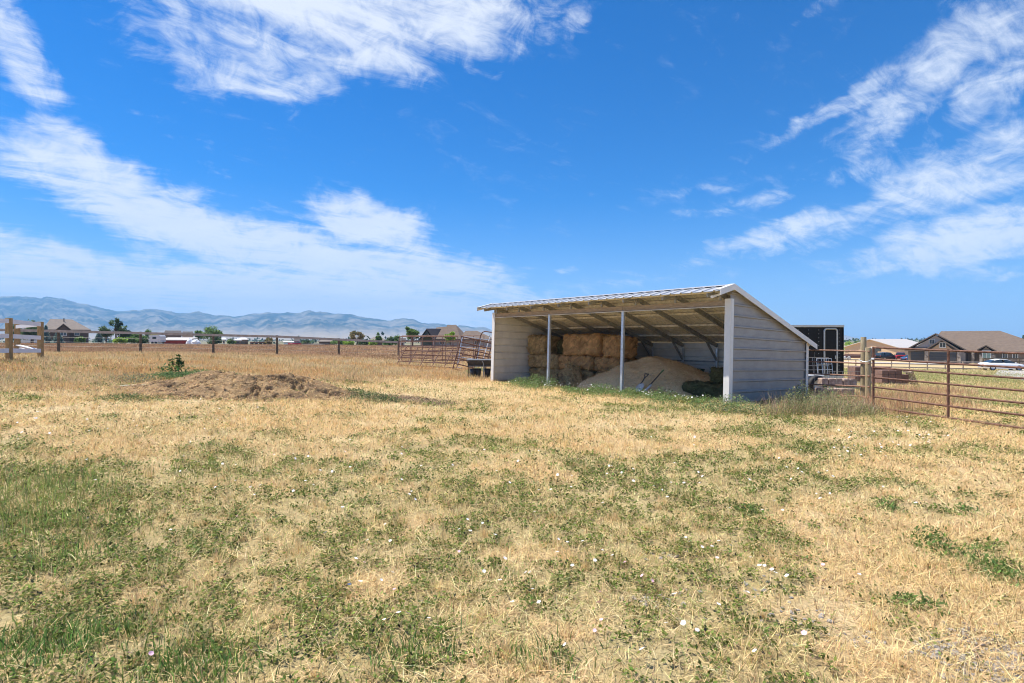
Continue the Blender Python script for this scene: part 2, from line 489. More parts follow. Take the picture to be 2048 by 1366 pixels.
def np_mesh(name, V, faces_list, cols=None, m=None, parent=None, smooth=False):
    """faces_list: list of int arrays (n,k)"""
    me = bpy.data.meshes.new(name)
    V = np.ascontiguousarray(V, np.float32)
    me.vertices.add(len(V)); me.vertices.foreach_set('co', V.ravel())
    loops = np.concatenate([f.ravel() for f in faces_list]).astype(np.int32)
    tot = np.concatenate([np.full(len(f), f.shape[1], np.int32) for f in faces_list])
    st = np.r_[0, np.cumsum(tot)[:-1]].astype(np.int32)
    me.loops.add(len(loops)); me.loops.foreach_set('vertex_index', loops)
    me.polygons.add(len(tot)); me.polygons.foreach_set('loop_start', st); me.polygons.foreach_set('loop_total', tot)
    if smooth: me.polygons.foreach_set('use_smooth', np.ones(len(tot), bool))
    me.update(calc_edges=True)
    if cols is not None:
        ca = me.color_attributes.new('Col', 'FLOAT_COLOR', 'POINT')
        c4 = np.ones((len(V), 4), np.float32); c4[:, :3] = cols
        ca.data.foreach_set('color', c4.ravel())
    if m is not None: me.materials.append(M[m] if isinstance(m, str) else m)
    o = bpy.data.objects.new(name, me); COL.objects.link(o)
    if parent is not None: o.parent = parent
    return o


def blade_geo(P, h, w, lean, col, droop=.35):
    """tapered bent blades: P (n,3) roots, h length, w width, lean angle from vertical"""
    n = len(P); az = rng.uniform(0, 2 * math.pi, n); fa = az + rng.uniform(-1.2, 1.2, n) + math.pi / 2
    d = np.c_[np.cos(az), np.sin(az), np.zeros(n)]; sd = np.c_[np.cos(fa), np.sin(fa), np.zeros(n)] * (w / 2)[:, None]
    l2 = np.minimum(lean + droop * rng.uniform(0, 1.4, n), 1.65)
    mid = P + d * (np.sin(lean) * h * .5)[:, None]; mid[:, 2] += np.cos(lean) * h * .5
    tip = mid + d * (np.sin(l2) * h * .5)[:, None]; tip[:, 2] += np.cos(l2) * h * .5
    V = np.empty((n, 5, 3)); V[:, 0] = P - sd; V[:, 1] = P + sd; V[:, 2] = mid + sd * .8; V[:, 3] = mid - sd * .8; V[:, 4] = tip
    i = np.arange(n)[:, None] * 5
    return V.reshape(-1, 3), [np.c_[i, i + 1, i + 2, i + 3], np.c_[i + 3, i + 2, i + 4]], np.repeat(col, 5, 0)


def leaf_geo(P, size, col, flat=.5, asp=.62):
    """pointed leaves: rhombs folded a little along the midrib"""
    n = len(P); az = rng.uniform(0, 2 * math.pi, n); el = rng.normal(0, flat, n); ro = rng.normal(0, flat, n)
    d = np.c_[np.cos(az) * np.cos(el), np.sin(az) * np.cos(el), np.sin(el)]
    sd = np.c_[-np.sin(az), np.cos(az), np.zeros(n)]; up = np.cross(d, sd)
    sd = sd * np.cos(ro)[:, None] + up * np.sin(ro)[:, None]
    s = size[:, None]
    V = np.empty((n, 4, 3)); V[:, 0] = P; V[:, 1] = P + d * s * .4 + sd * s * asp * .5; V[:, 2] = P + d * s; V[:, 3] = P + d * s * .4 - sd * s * asp * .5
    i = np.arange(n)[:, None] * 4
    return V.reshape(-1, 3), [np.c_[i, i + 1, i + 2, i + 3]], np.repeat(col, 4, 0)


def merge(parts):
    V = []; C = []; fs = {}; o = 0
    for (v, f, c) in parts:
        V.append(v); C.append(c)
        for q in f: fs.setdefault(q.shape[1], []).append(q + o)
        o += len(v)
    return np.concatenate(V), [np.concatenate(q) for q in fs.values()], np.concatenate(C)


def vcol(base, n, var=.2, hue=.08):
    k = 1 + rng.normal(0, var, (n, 1)); h = 1 + rng.normal(0, hue, (n, 3))
    return np.clip(np.array(base)[None] * np.clip(k, .35, 1.8) * h, .005, .95)


# ------------------------------------------------------------------ shed frame of reference
C0 = Vector((5.30, 13.7, -.02))
SROT = (R(-1.9), 0, math.atan2(-.773, .633))
SM = Matrix.Translation(C0) @ Euler(SROT).to_matrix().to_4x4()
SL, SD = 9.57, 4.37          # length (t, to the left) and depth (w)


def S(t, w, z): return SM @ Vector((-t, w, z))


def shed_tw(x, y):
    dx, dy = np.asarray(x) - C0.x, np.asarray(y) - C0.y
    return dx * -.633 + dy * .773, dx * .773 + dy * .633


# ------------------------------------------------------------------ zones of the ground
def tallmask(x, y):
    b = 19.5 + (np.asarray(x) + 2) * .92 + (fbm(np.asarray(x) * .25, np.asarray(y) * .25, 3, 21) - .5) * 5
    t, w = shed_tw(x, y)
    m = sstep(-1.2, 2.0, np.asarray(y) - b) * (1 - sstep(-.2, 1.5, np.asarray(x) - 1.0 - np.maximum(0, np.asarray(y) - 26) * .35))
    return m * (1 - np.exp(-(((np.asarray(x) + 6.3) / 3.4) ** 2 + ((np.asarray(y) - 13.6) / 2.6) ** 2) ** 2))


def greenmask(x, y):
    x = np.asarray(x, float); y = np.asarray(y, float)
    n = .5 * fbm(x * .75 + 3, y * .75, 4, 31, .6) + .5 * fbm(x * 2.7 + 3, y * 2.7, 4, 35, .6)
    u = x / np.maximum(y, .5)
    bias = .06 * np.ones_like(x)
    bias += .15 * np.exp(-((y - 3.6) / 2.0) ** 2) * (1 - sstep(.05, .75, u))
    bias += .06 * np.exp(-((y - 6.2) / 1.6) ** 2) * (1 - sstep(.3, .8, u))
    bias += .16 * np.exp(-((u + .9) / .22) ** 2 - ((y - 5.0) / 1.9) ** 2)
    bias -= .10 * np.exp(-((u + .75) / .22) ** 2 - ((y - 3.3) / .55) ** 2)
    bias -= .07 * sstep(.35, .8, u) * (1 - sstep(9, 11, y))
    bias -= .07 * sstep(7.0, 9.5, y) * (1 - sstep(.1, .4, u))
    bias += .03 * np.exp(-((u - .45) / .35) ** 2 - ((y - 10.5) / 2.0) ** 2)
    bias += .12 * np.exp(-((x - 32) / 22) ** 2 - ((y - 42) / 22) ** 2) * sstep(16, 22, y) * sstep(.5, .62, u)
    return sstep(.535, .605, n + bias)


# ------------------------------------------------------------------ ground sheet
def ground_mat():
    m, nt, b = new_mat('dry_ground')
    tc = nt.nodes.new('ShaderNodeTexCoord')

    def nz(scale, det=6, rough=.65):
        n = nt.nodes.new('ShaderNodeTexNoise'); n.inputs['Scale'].default_value = scale; n.inputs['Detail'].default_value = det; n.inputs['Roughness'].default_value = rough
        nt.links.new(tc.outputs['Object'], n.inputs['Vector']); return n.outputs['Fac']

    def mix(f, a, c):
        n = nt.nodes.new('ShaderNodeMix'); n.data_type = 'RGBA'
        for sck, q in ((n.inputs[0], f), (n.inputs[6], a), (n.inputs[7], c)):
            if isinstance(q, tuple): sck.default_value = (*q, 1)
            elif isinstance(q, float): sck.default_value = q
            else: nt.links.new(q, sck)
        return n.outputs[2]

    def ramp(f, lo, hi):
        n = nt.nodes.new('ShaderNodeMapRange'); n.inputs[1].default_value = lo; n.inputs[2].default_value = hi; n.interpolation_type = 'SMOOTHSTEP'
        nt.links.new(f, n.inputs[0]); return n.outputs[0]
    straw = mix(ramp(nz(26, 9, .75), .35, .65), (.42, .31, .17), (.76, .60, .36))
    straw = mix(ramp(nz(1.1), .35, .7), straw, mix(ramp(nz(40, 8), .3, .7), (.42, .30, .155), (.66, .49, .26)))
    bare = mix(ramp(nz(9, 9), .3, .7), (.36, .275, .19), (.56, .46, .34))
    c = mix(ramp(nz(.55, 7), .62, .72), straw, bare)
    ca = nt.nodes.new('ShaderNodeVertexColor'); ca.layer_name = 'Col'
    sp = nt.nodes.new('ShaderNodeSeparateColor'); nt.links.new(ca.outputs[0], sp.inputs[0])
    grn = mix(ramp(nz(14, 8), .3, .7), (.20, .20, .075), (.40, .35, .15))
    f1 = nt.nodes.new('ShaderNodeMath'); f1.operation = 'MULTIPLY'; nt.links.new(sp.outputs[1], f1.inputs[0]); f1.inputs[1].default_value = .42
    c = mix(f1.outputs[0], c, grn)
    fld = mix(ramp(nz(3, 9, .75), .3, .7), (.25, .155, .085), (.44, .30, .17))
    fld = mix(ramp(nz(.12, 6), .4, .65), fld, (.40, .29, .16))
    c = mix(sp.outputs[0], c, fld)
    val = mix(ramp(nz(.01, 8), .4, .6), (.30, .24, .15), (.13, .15, .08))
    c = mix(sp.outputs[2], c, val)
    nt.links.new(c, b.inputs['Base Color']); b.inputs['Roughness'].default_value = .95; b.inputs['Specular IOR Level'].default_value = .1
    bp = nt.nodes.new('ShaderNodeBump'); bp.inputs['Strength'].default_value = .8; bp.inputs['Distance'].default_value = .03
    nt.links.new(nz(55, 9, .7), bp.inputs['Height']); nt.links.new(bp.outputs[0], b.inputs['Normal'])
    return m


def make_ground():
    def axis(lo, hi, near, step, grow):
        p = [0.0]; d = step
        while p[-1] < hi:
            if p[-1] > near: d *= grow
            p.append(p[-1] + d)
        q = [0.0]; d = step
        while q[-1] < lo:
            if q[-1] > near * .5: d *= grow
            q.append(q[-1] + d)
        return np.array(sorted([-v for v in q[1:]] + p))
    xs = axis(9000, 9000, 16, .2, 1.06); ys = axis(3000, 9000, 24, .2, 1.06)
    gx, gy = np.meshgrid(xs, ys)
    z = gz(gx, gy)
    V = np.c_[gx.ravel(), gy.ravel(), z.ravel()]
    nx, ny = len(xs), len(ys)
    i = (np.arange(ny - 1)[:, None] * nx + np.arange(nx - 1)[None]).ravel()
    Fq = np.c_[i, i + 1, i + nx + 1, i + nx]
    x, y = gx.ravel(), gy.ravel()
    r = np.hypot(x, y)
    c = np.zeros((len(V), 3))
    c[:, 0] = tallmask(x, y) * (1 - sstep(150, 260, r)); c[:, 1] = greenmask(x, y) * (1 - sstep(90, 160, r)); c[:, 2] = sstep(160, 320, r)
    o = np_mesh('ground', V, [Fq], c, ground_mat(), smooth=True)
    tag(o, kind='structure')


make_ground()


# ------------------------------------------------------------------ hills
def hill_mat():
    m, nt, b = new_mat('dry_mountain')
    tc = nt.nodes.new('ShaderNodeTexCoord')
    n = nt.nodes.new('ShaderNodeTexNoise'); n.inputs['Scale'].default_value = .0045; n.inputs['Detail'].default_value = 9; n.inputs['Roughness'].default_value = .7
    nt.links.new(tc.outputs['Object'], n.inputs['Vector'])
    cr = nt.nodes.new('ShaderNodeValToRGB'); e = cr.color_ramp.elements
    e[0].position = .44; e[0].color = (.02, .035, .03, 1); e[1].position = .60; e[1].color = (.24, .21, .16, 1)
    nt.links.new(n.outputs['Fac'], cr.inputs[0])
    # bare, paler fans low down
    sep = nt.nodes.new('ShaderNodeSeparateXYZ'); nt.links.new(tc.outputs['Object'], sep.inputs[0])
    mr = nt.nodes.new('ShaderNodeMapRange'); mr.inputs[1].default_value = 20; mr.inputs[2].default_value = 110; nt.links.new(sep.outputs[2], mr.inputs[0])
    mx = nt.nodes.new('ShaderNodeMix'); mx.data_type = 'RGBA'; nt.links.new(mr.outputs[0], mx.inputs[0])
    mx.inputs[6].default_value = (.34, .28, .21, 1); nt.links.new(cr.outputs[0], mx.inputs[7])
    nt.links.new(mx.outputs[2], b.inputs['Base Color']); b.inputs['Roughness'].default_value = 1; b.inputs['Specular IOR Level'].default_value = 0
    return m


HM = hill_mat()


def make_range(name, prof, d0, d1, seed):
    px = np.array([p[0] for p in prof], float); py = np.array([p[1] for p in prof], float)
    na, nr = 460, 60
    u = np.linspace((px[0] - 1024) / F, (px[-1] - 1024) / F, na)
    H = (HZ - np.interp(u * F + 1024, px, py)) / F * d1 + EYE
    H = H + (fbm(u * 60, u * 0, 4, seed) - .5) * .02 * d1 * .35 * sstep(20, 120, H)
    s = np.linspace(0, 1.25, nr)
    U, Sg = np.meshgrid(u, s); Hg = np.broadcast_to(H, U.shape)
    Y = d0 + (d1 - d0) * Sg; Xx = U * Y
    up = np.clip(Sg, 0, 1)
    spur = 1 - np.abs(2 * fbm(U * 26 + (fbm(U * 8, Sg * 2, 3, seed + 5) - .5) * 3, Sg * 2.4, 4, seed + 2) - 1)
    z = Hg * (up ** 1.75) * (1 - .38 * (1 - spur) * 4 * up * (1 - up)) + Hg * .22 * (spur - .6) * 4 * up ** 1.5 * (1 - up)
    z = z + Hg * .16 * (fbm(U * 120, Sg * 14, 5, seed + 4, .62) - .5) * np.clip(up * 1.6, 0, 1) * np.clip((1.03 - up) * 4, .15, 1)
    z = np.where(Sg > 1, Hg * (1 - (Sg - 1) * 1.6), z) - 4 * (1 - up)
    V = np.c_[Xx.ravel(), Y.ravel(), z.ravel()]
    i = (np.arange(nr - 1)[:, None] * na + np.arange(na - 1)[None]).ravel()
    o = np_mesh(name, V, [np.c_[i, i + 1, i + na + 1, i + na]], None, HM, smooth=True)
    tag(o, kind='structure')


make_range('mountains', [(-500, 600), (-250, 585), (-100, 600), (0, 592), (30, 590), (60, 595), (95, 594), (125, 598), (160, 606), (190, 612), (220, 618), (243, 624), (275, 619), (320, 618),
                         (360, 625), (400, 624), (430, 629), (466, 632), (500, 628), (535, 623), (560, 627), (600, 623), (620, 621), (660, 626), (690, 628), (735, 634),
                         (775, 640), (800, 637), (830, 638), (855, 648), (890, 648), (920, 651), (960, 655), (985, 659), (1080, 667), (1200, 674), (1300, 680)], 2600, 5200, 3)
make_range('hills', [(1480, 684), (1560, 672), (1620, 662), (1660, 664), (1690, 670), (1705, 674), (1725, 679), (1800, 681), (1900, 683), (2100, 684)], 3800, 5600, 8)


# ------------------------------------------------------------------ loafing shed
def profile_pts(length, pitch, rib, base=0.):
    """(s, height) of a ribbed steel sheet"""
    p = [(0, base)]; k = pitch * .5
    while k + .05 < length:
        p += [(k - .032, base), (k - .014, base + rib), (k + .014, base + rib), (k + .032, base)]; k += pitch
    p.append((length, base)); return p


def make_shed():
    sh = thing('loafing_shed', 'open fronted grey steel shed with sloping ribbed roof, hay and shavings inside', 'shed', C0, SROT)
    RID_W, RID_Z, SLP = -.02, 2.93, .285
    EF, ER, SO = -.66, SD + .36, .12      # eaves front and rear, side overhang

    def rz(w): return RID_Z - SLP * abs(w - RID_W)
    # roof: ribbed sheets, front and rear slope
    top = MB()
    prof = profile_pts(SL + 2 * SO, .305, .026)
    for (w0, w1) in ((RID_W, EF), (RID_W, ER)):
        for off, flip, mi in ((0.0, False, 0), (-.012, True, 1)):
            vs = []
            for (sx, hh) in prof:
                t = -SO + sx
                vs += [(-t, w0, rz(w0) + hh + off), (-t, w1, rz(w1) + hh + off)]
            fs = [(2 * i, 2 * i + 1, 2 * i + 3, 2 * i + 2) for i in range(len(prof) - 1)]
            if (w1 > w0) != flip: fs = [f[::-1] for f in fs]
            top.add(vs, fs, mi)
    top.build('roof', ['roofmetal', 'galv'], sh)
    rc = MB()
    rc.slab([(SO, RID_W - .08, rz(RID_W - .08) + .034), (SO, RID_W, RID_Z + .04), (-SL - SO, RID_W, RID_Z + .04), (-SL - SO, RID_W - .08, rz(RID_W - .08) + .034)], .006)
    rc.slab([(SO, RID_W, RID_Z + .041), (SO, RID_W + .10, rz(RID_W + .10) + .034), (-SL - SO, RID_W + .10, rz(RID_W + .10) + .034), (-SL - SO, RID_W, RID_Z + .041)], .006)
    rc.build('ridge_cap', 'roofmetal', sh)
    # rake trims at both ends
    for xe in (SO + .014, -SL - SO - .014):
        for (w0, w1) in ((EF - .02, RID_W), (RID_W, ER + .03)):
            b = MB()
            a, c = (xe, w0, rz(w0) + .045), (xe, w1, rz(w1) + .045)
            hgt = .145
            sgn = 1 if xe > 0 else -1
            b.slab([a, c, (c[0], c[1], c[2] - hgt), (a[0], a[1], a[2] - hgt)], .012, dirn=(sgn, 0, 0))
            b.slab([(a[0], a[1], a[2] + .003), (c[0], c[1], c[2] + .003), (c[0] - sgn * .12, c[1], c[2] + .003), (a[0] - sgn * .12, a[1], a[2] + .003)], .004)
            b.build('rake_trim', 'trim', sh)

    def wall(name, axis, pos, lo, hi, ztop, zbot=-.12, inner=1, pitch=.272):
        """ribbed siding with horizontal ribs; ztop(s) gives the top at s along the wall"""
        b = MB(); MI = []
        zs = []
        z = zbot
        zs.append((z, 0.))
        k = zbot + .16
        while k < 3:
            zs += [(k - .036, 0.), (k - .016, .032), (k + .016, .032), (k + .034, 0.)]; k += pitch
        for face in (0, 1):
            for i in range(len(zs) - 1):
                (za, ha), (zb, hb) = zs[i], zs[i + 1]
                # split along s so that the sloping top cuts cleanly
                seg = np.linspace(lo, hi, 45)
                for s0, s1 in zip(seg[:-1], seg[1:]):
                    t0, t1 = ztop(s0), ztop(s1)
                    if za >= max(t0, t1): continue
                    q = [(s0, min(za, t0), ha), (s1, min(za, t1), ha), (s1, min(zb, t1), hb), (s0, min(zb, t0), hb)]
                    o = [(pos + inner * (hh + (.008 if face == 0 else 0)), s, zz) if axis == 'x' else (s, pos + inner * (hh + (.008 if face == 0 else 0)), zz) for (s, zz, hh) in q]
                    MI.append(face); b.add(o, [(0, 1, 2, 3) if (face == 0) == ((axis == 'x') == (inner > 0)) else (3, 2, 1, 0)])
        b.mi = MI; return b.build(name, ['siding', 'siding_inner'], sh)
    top_side = lambda w: rz(w) - .035
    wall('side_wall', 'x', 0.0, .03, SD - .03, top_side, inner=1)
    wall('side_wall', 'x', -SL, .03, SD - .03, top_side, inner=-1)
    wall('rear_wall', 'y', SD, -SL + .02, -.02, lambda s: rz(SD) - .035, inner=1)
    # corner trims
    for xe, sg in ((0., 1), (-SL, -1)):
        b = MB(); zt = 2.62
        b.box((xe + sg * .018 - sg * .05, -.012, zt / 2 - .10), (.16, .03, zt + .2), bev=.004)
        b.box((xe + sg * .048, .06, zt / 2 - .10), (.012, .12, zt + .2))
        b.build('corner_trim', 'trim', sh)
        b = MB(); zt = rz(SD) - .05
        b.box((xe + sg * .048, SD - .055, zt / 2 - .08), (.012, .15, zt + .16)); b.box((xe - sg * .03, SD + .035, zt / 2 - .08), (.14, .012, zt + .16))
        b.build('corner_trim', 'trim', sh)
    # small return trim joining header and right-hand corner
    MB().box((-.10, -.34, rz(-.34) - .14), (.05, .64, .05), rot=(math.atan(SLP), 0, 0)).build('eave_return', 'trim', sh)
    # header: three lengths of timber faced steel
    n = [0, 3.36, 6.51, SL]
    for i in range(3):
        b = MB(); b.box((-(n[i] + n[i + 1]) / 2, .05, 2.51), (n[i + 1] - n[i] - .012, .07, .15), bev=.004)
        h = b.build('header', 'timber', sh)
    MB().box((-SL / 2, -.01, 2.425), (SL - .1, .05, .014)).build('header_flashing', 'trim', sh)
    # front posts: square galvanised tube
    for t in (3.36, 6.51):
        b = MB(); b.box((-t, .05, 1.15), (.085, .085, 2.6), bev=.006); b.build('post', 'galvpost', sh)
    # frames
    nf = 8
    ts = [.24 + i * (SL - .46) / (nf - 1) for i in range(nf)]
    for t in ts:
        b = MB()
        b.beam((-t, .02, rz(.02) - .16), (-t, SD - .08, rz(SD - .08) - .16), .06, .12)
        b.beam((-t, RID_W - .02, rz(0) - .15), (-t, EF + .05, rz(EF + .05) - .10), .045, .09)
        b.build('rafter', 'steelframe', sh)
        b = MB(); b.box((-t, -.02, 2.665), (.05, .05, .16)); b.build('bracket', 'steelframe', sh)
        b = MB(); b.box((-t, SD - .07, (rz(SD) - .25) / 2 - .05), (.06, .06, rz(SD) - .1), bev=.005); b.build('wall_post', 'galvpost', sh)
        b = MB(); b.beam((-t, SD - .10, 1.06), (-t, SD - .72, rz(SD - .72) - .21), .05, .07); b.build('knee_brace', 'steelframe', sh)
    for w in (.55, 1.55, 2.55, 3.5, -.3):
        b = MB(); b.box((-SL / 2, w, rz(w) - .07), (SL - .08, .05, .06), rot=(-math.atan(SLP) if w > RID_W else math.atan(SLP), 0, 0)); b.build('purlin', 'galv', sh)
    for z in (.35, 1.0):
        MB().box((-SL / 2, SD - .025, z), (SL - .1, .03, .05)).build('girt', 'steelframe', sh)
    # screws on the corner trim
    return sh


make_shed()


# ------------------------------------------------------------------ hay bales
def bale_mesh(lx, ly, lz, base, seed, straw=2600):
    r = np.random.default_rng(seed)
    n = (14, 8, 8)
    pts = {}; V = []; Fs = []

    def vid(i, j, k):
        key = (i, j, k)
        if key not in pts:
            p = np.array([(i / n[0] - .5) * lx, (j / n[1] - .5) * ly, (k / n[2]) * lz])
            e = np.array([abs(i / n[0] - .5) > .49, abs(j / n[1] - .5) > .49, abs(k / n[2] - .5) > .49]).sum()
            q = p.copy(); c = np.array([0, 0, lz / 2])
            if e >= 2: q = c + (p - c) * (1 - .034 * e)
            flake = .02 * math.sin(i / n[0] * lx * 38 + seed)
            q = q + r.normal(0, .022, 3) + np.array([0, flake * np.sign(j / n[1] - .5) * (abs(j / n[1] - .5) > .49), flake * .7 * (k == n[2])])
            pts[key] = len(V); V.append(q)
        return pts[key]
    for k in range(n[2]):
        for i in range(n[0]):
            Fs.append((vid(i, 0, k), vid(i + 1, 0, k), vid(i + 1, 0, k + 1), vid(i, 0, k + 1)))
            Fs.append((vid(i + 1, n[1], k), vid(i, n[1], k), vid(i, n[1], k + 1), vid(i + 1, n[1], k + 1)))
        for j in range(n[1]):
            Fs.append((vid(0, j + 1, k), vid(0, j, k), vid(0, j, k + 1), vid(0, j + 1, k + 1)))
            Fs.append((vid(n[0], j, k), vid(n[0], j + 1, k), vid(n[0], j + 1, k + 1), vid(n[0], j, k + 1)))
    for i in range(n[0]):
        for j in range(n[1]):
            Fs.append((vid(i, j, n[2]), vid(i + 1, j, n[2]), vid(i + 1, j + 1, n[2]), vid(i, j + 1, n[2])))
            Fs.append((vid(i, j + 1, 0), vid(i + 1, j + 1, 0), vid(i + 1, j, 0), vid(i, j, 0)))
    V = np.array(V); Fq = np.array(Fs)
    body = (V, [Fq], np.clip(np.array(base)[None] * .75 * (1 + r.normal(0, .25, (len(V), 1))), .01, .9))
    # stems lying on and sticking out of the faces
    fi = r.integers(0, len(Fq), straw)
    ab = r.uniform(0, 1, (straw, 2))
    q = V[Fq[fi]]
    P = (q[:, 0] * (1 - ab[:, :1]) + q[:, 1] * ab[:, :1]) * (1 - ab[:, 1:]) + (q[:, 3] * (1 - ab[:, :1]) + q[:, 2] * ab[:, :1]) * ab[:, 1:]
    N = np.cross(q[:, 1] - q[:, 0], q[:, 3] - q[:, 0]); N /= np.linalg.norm(N, axis=1)[:, None] + 1e-9
    T = np.cross(N, r.normal(0, 1, (straw, 3))); T /= np.linalg.norm(T, axis=1)[:, None] + 1e-9
    D = T + N * r.uniform(-.05, .45, (straw, 1)); L = r.uniform(.04, .14, (straw, 1)); sd = np.cross(D, N); sd /= np.linalg.norm(sd, axis=1)[:, None] + 1e-9
    P = P + N * .006
    W = np.empty((straw, 3, 3)); W[:, 0] = P - sd * .006; W[:, 1] = P + sd * .006; W[:, 2] = P + D * L
    i = np.arange(straw)[:, None] * 3
    cc = np.clip(np.array(base)[None] * (1 + r.normal(0, .4, (straw, 1))) * (1 + r.normal(0, .08, (straw, 3))), .01, .9)
    return merge([body, (W.reshape(-1, 3), [np.c_[i, i + 1, i + 2]], np.repeat(cc, 3, 0))])


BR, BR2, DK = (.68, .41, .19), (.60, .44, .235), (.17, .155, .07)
GB = 'hay bales stacked under the shed roof'
bales = [  # t, w (centre), z, lt, lw, lz, colour, extra turn, label
    (8.62, 2.2, 0.0, 1.7, 1.0, .56, BR2, 0, 'dark grey brown hay bale on the floor by the left wall, bottom of its stack'),
    (6.95, 2.15, 0.0, 1.55, 1.0, .56, BR2, 1, 'dull floor level hay bale behind the fallen bale, bottom of the middle stack'),
    (5.5, 2.4, 0.0, 1.2, 1.0, .56, BR, 0, 'hay bale on the floor half buried by the shavings, bottom of the end stack'),
    (8.62, 2.15, .56, 1.7, 1.0, .52, BR2, -1, 'dark hay bale by the left wall, middle of its stack of three'),
    (6.92, 2.15, .56, 1.6, 1.0, .52, BR, 1.5, 'hay bale under the large reddish bale, middle layer behind the left post'),
    (5.5, 2.3, .56, 1.2, 1.0, .50, BR, -1, 'long low reddish hay bale just above the shavings, middle of the end stack'),
    (9.0, 2.1, 1.085, .95, .95, .72, BR2, 2, 'brown hay bale against the left wall, topmost of its stack'),
    (8.0, 2.75, 1.085, .95, .9, .58, DK, 0, 'shade darkened hay bale set back in the top layer between two brown ones'),  # shade of the gap is put into this bale's dark colour
    (6.62, 2.1, 1.085, 1.72, .95, .76, BR, 1, 'largest reddish brown hay bale, in the top layer left of the second post'),
    (5.2, 2.12, 1.07, .86, .85, .70, BR, -3, 'reddish hay bale at the open end of the top layer, behind the second post'),
]
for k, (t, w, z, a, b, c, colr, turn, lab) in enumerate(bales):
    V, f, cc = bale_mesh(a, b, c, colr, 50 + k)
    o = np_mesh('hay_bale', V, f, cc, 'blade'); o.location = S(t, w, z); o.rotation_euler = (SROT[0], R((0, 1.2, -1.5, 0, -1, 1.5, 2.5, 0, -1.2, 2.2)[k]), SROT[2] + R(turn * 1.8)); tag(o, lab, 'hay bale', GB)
V, f, cc = bale_mesh(1.1, .5, .42, BR2, 71)
o = np_mesh('hay_bale', V, f, cc, 'blade'); o.location = S(6.55, 1.2, .12); o.rotation_euler = (R(-12), R(38), SROT[2] + R(-35)); tag(o, 'small tilted hay bale fallen at the foot of the stack beside the shavings', 'hay bale', GB)
for k, (t, w, z, a, b, c, lab) in enumerate([(1.12, 1.25, 0, 1.6, .8, .44, 'mouldy dark green hay bale on the floor beside the right hand front trim'),
                                             (.72, 1.45, .44, .9, .75, .42, 'mouldy dark hay bale lying on top of the dark bale near the right trim')]):
    V, f, cc = bale_mesh(a, b, c, DK, 80 + k)
    o = np_mesh('hay_bale', V, f, cc, 'blade'); o.location = S(t, w, z); o.rotation_euler = (SROT[0], 0, SROT[2] + R(3 * k - 2)); tag(o, lab, 'hay bale', GB)


# ------------------------------------------------------------------ heaps
ICO = [(0, 0, 1), (.89, 0, .45), (.28, .85, .45), (-.72, .53, .45), (-.72, -.53, .45), (.28, -.85, .45), (.72, .53, -.45), (-.28, .85, -.45), (-.89, 0, -.45), (-.28, -.85, -.45), (.72, -.53, -.45), (0, 0, -1)]
ICF = [(0, 1, 2), (0, 2, 3), (0, 3, 4), (0, 4, 5), (0, 5, 1), (1, 6, 2), (2, 7, 3), (3, 8, 4), (4, 9, 5), (5, 10, 1), (6, 7, 2), (7, 8, 3), (8, 9, 4), (9, 10, 5), (10, 6, 1), (11, 7, 6), (11, 8, 7), (11, 9, 8), (11, 10, 9), (11, 6, 10)]
def heap(name, label, cat, cx, cy, rx, ry, rot, hfun, m, n=110, chips=0, chipcol=(.5, .35, .2), zbase=None):
    g = np.linspace(-1.15, 1.15, n); U, W = np.meshgrid(g, g)
    c, s = math.cos(rot), math.sin(rot)
    x = cx + U * rx * c - W * ry * s; y = cy + U * rx * s + W * ry * c
    h = hfun(U, W, x, y)
    gr = gz(x, y) if zbase is None else zbase(x, y)
    z = gr + h - .05
    keep = h > -.02
    V = np.c_[(x - cx).ravel(), (y - cy).ravel(), z.ravel()]
    i = (np.arange(n - 1)[:, None] * n + np.arange(n - 1)[None]).ravel()
    Fq = np.c_[i, i + 1, i + n + 1, i + n]
    kf = keep.ravel()[Fq].any(1)
    Fq = Fq[kf]
    o = np_mesh(name, V, [Fq], None, m, smooth=True); o.location = (cx, cy, 0)
    tag(o, label, cat)
    if chips:
        idx = rng.choice(np.nonzero((h > .03).ravel())[0], chips)
        P = V[idx] + rng.normal(0, 1, (chips, 3)) * np.array([rx / n, ry / n, .004])
        P[:, 2] = V[idx][:, 2] + .004
        v2, f2, c2 = blade_geo(P, rng.uniform(.03, .11, chips), rng.uniform(.006, .016, chips), rng.uniform(.9, 1.5, chips), vcol(chipcol, chips, .45, .08))
        q = np_mesh('loose_stems', v2, f2, c2, 'blade', o)
        q['kind'] = 'stuff'
    return o


pc = S(3.85, 2.4, 0)


def shav_h(U, W, x, y):
    r = np.sqrt((U * 1.0) ** 2 + (W * 1.0) ** 2 + .03) + (fbm(x * 1.2, y * 1.2, 4, 41) - .5) * .22
    h = 1.27 * np.clip(1 - r, 0, 1) ** .76
    t, w = shed_tw(x, y)
    h = h + (.11 * (fbm(x * 1.7, y * 1.7, 3, 45) - .5) + .06 * (fbm(x * 6, y * 6, 3, 44) - .5)) * sstep(0, .3, h)
    h = np.where(w > SD - .15, -1, h)
    return np.where(r > 1.02, -1, h)


heap('shavings_pile', 'tall tan pile of wood shavings heaped in the middle of the shed', 'pile', pc.x, pc.y, 3.0, 2.4, math.atan2(.773, -.633), shav_h, 'shavings', 150, 9000, (.76, .56, .32),
     zbase=lambda x, y: np.full(x.shape, 0.02) - .035 * (shed_tw(x, y)[1]))
MX, MY = -6.6, 13.7


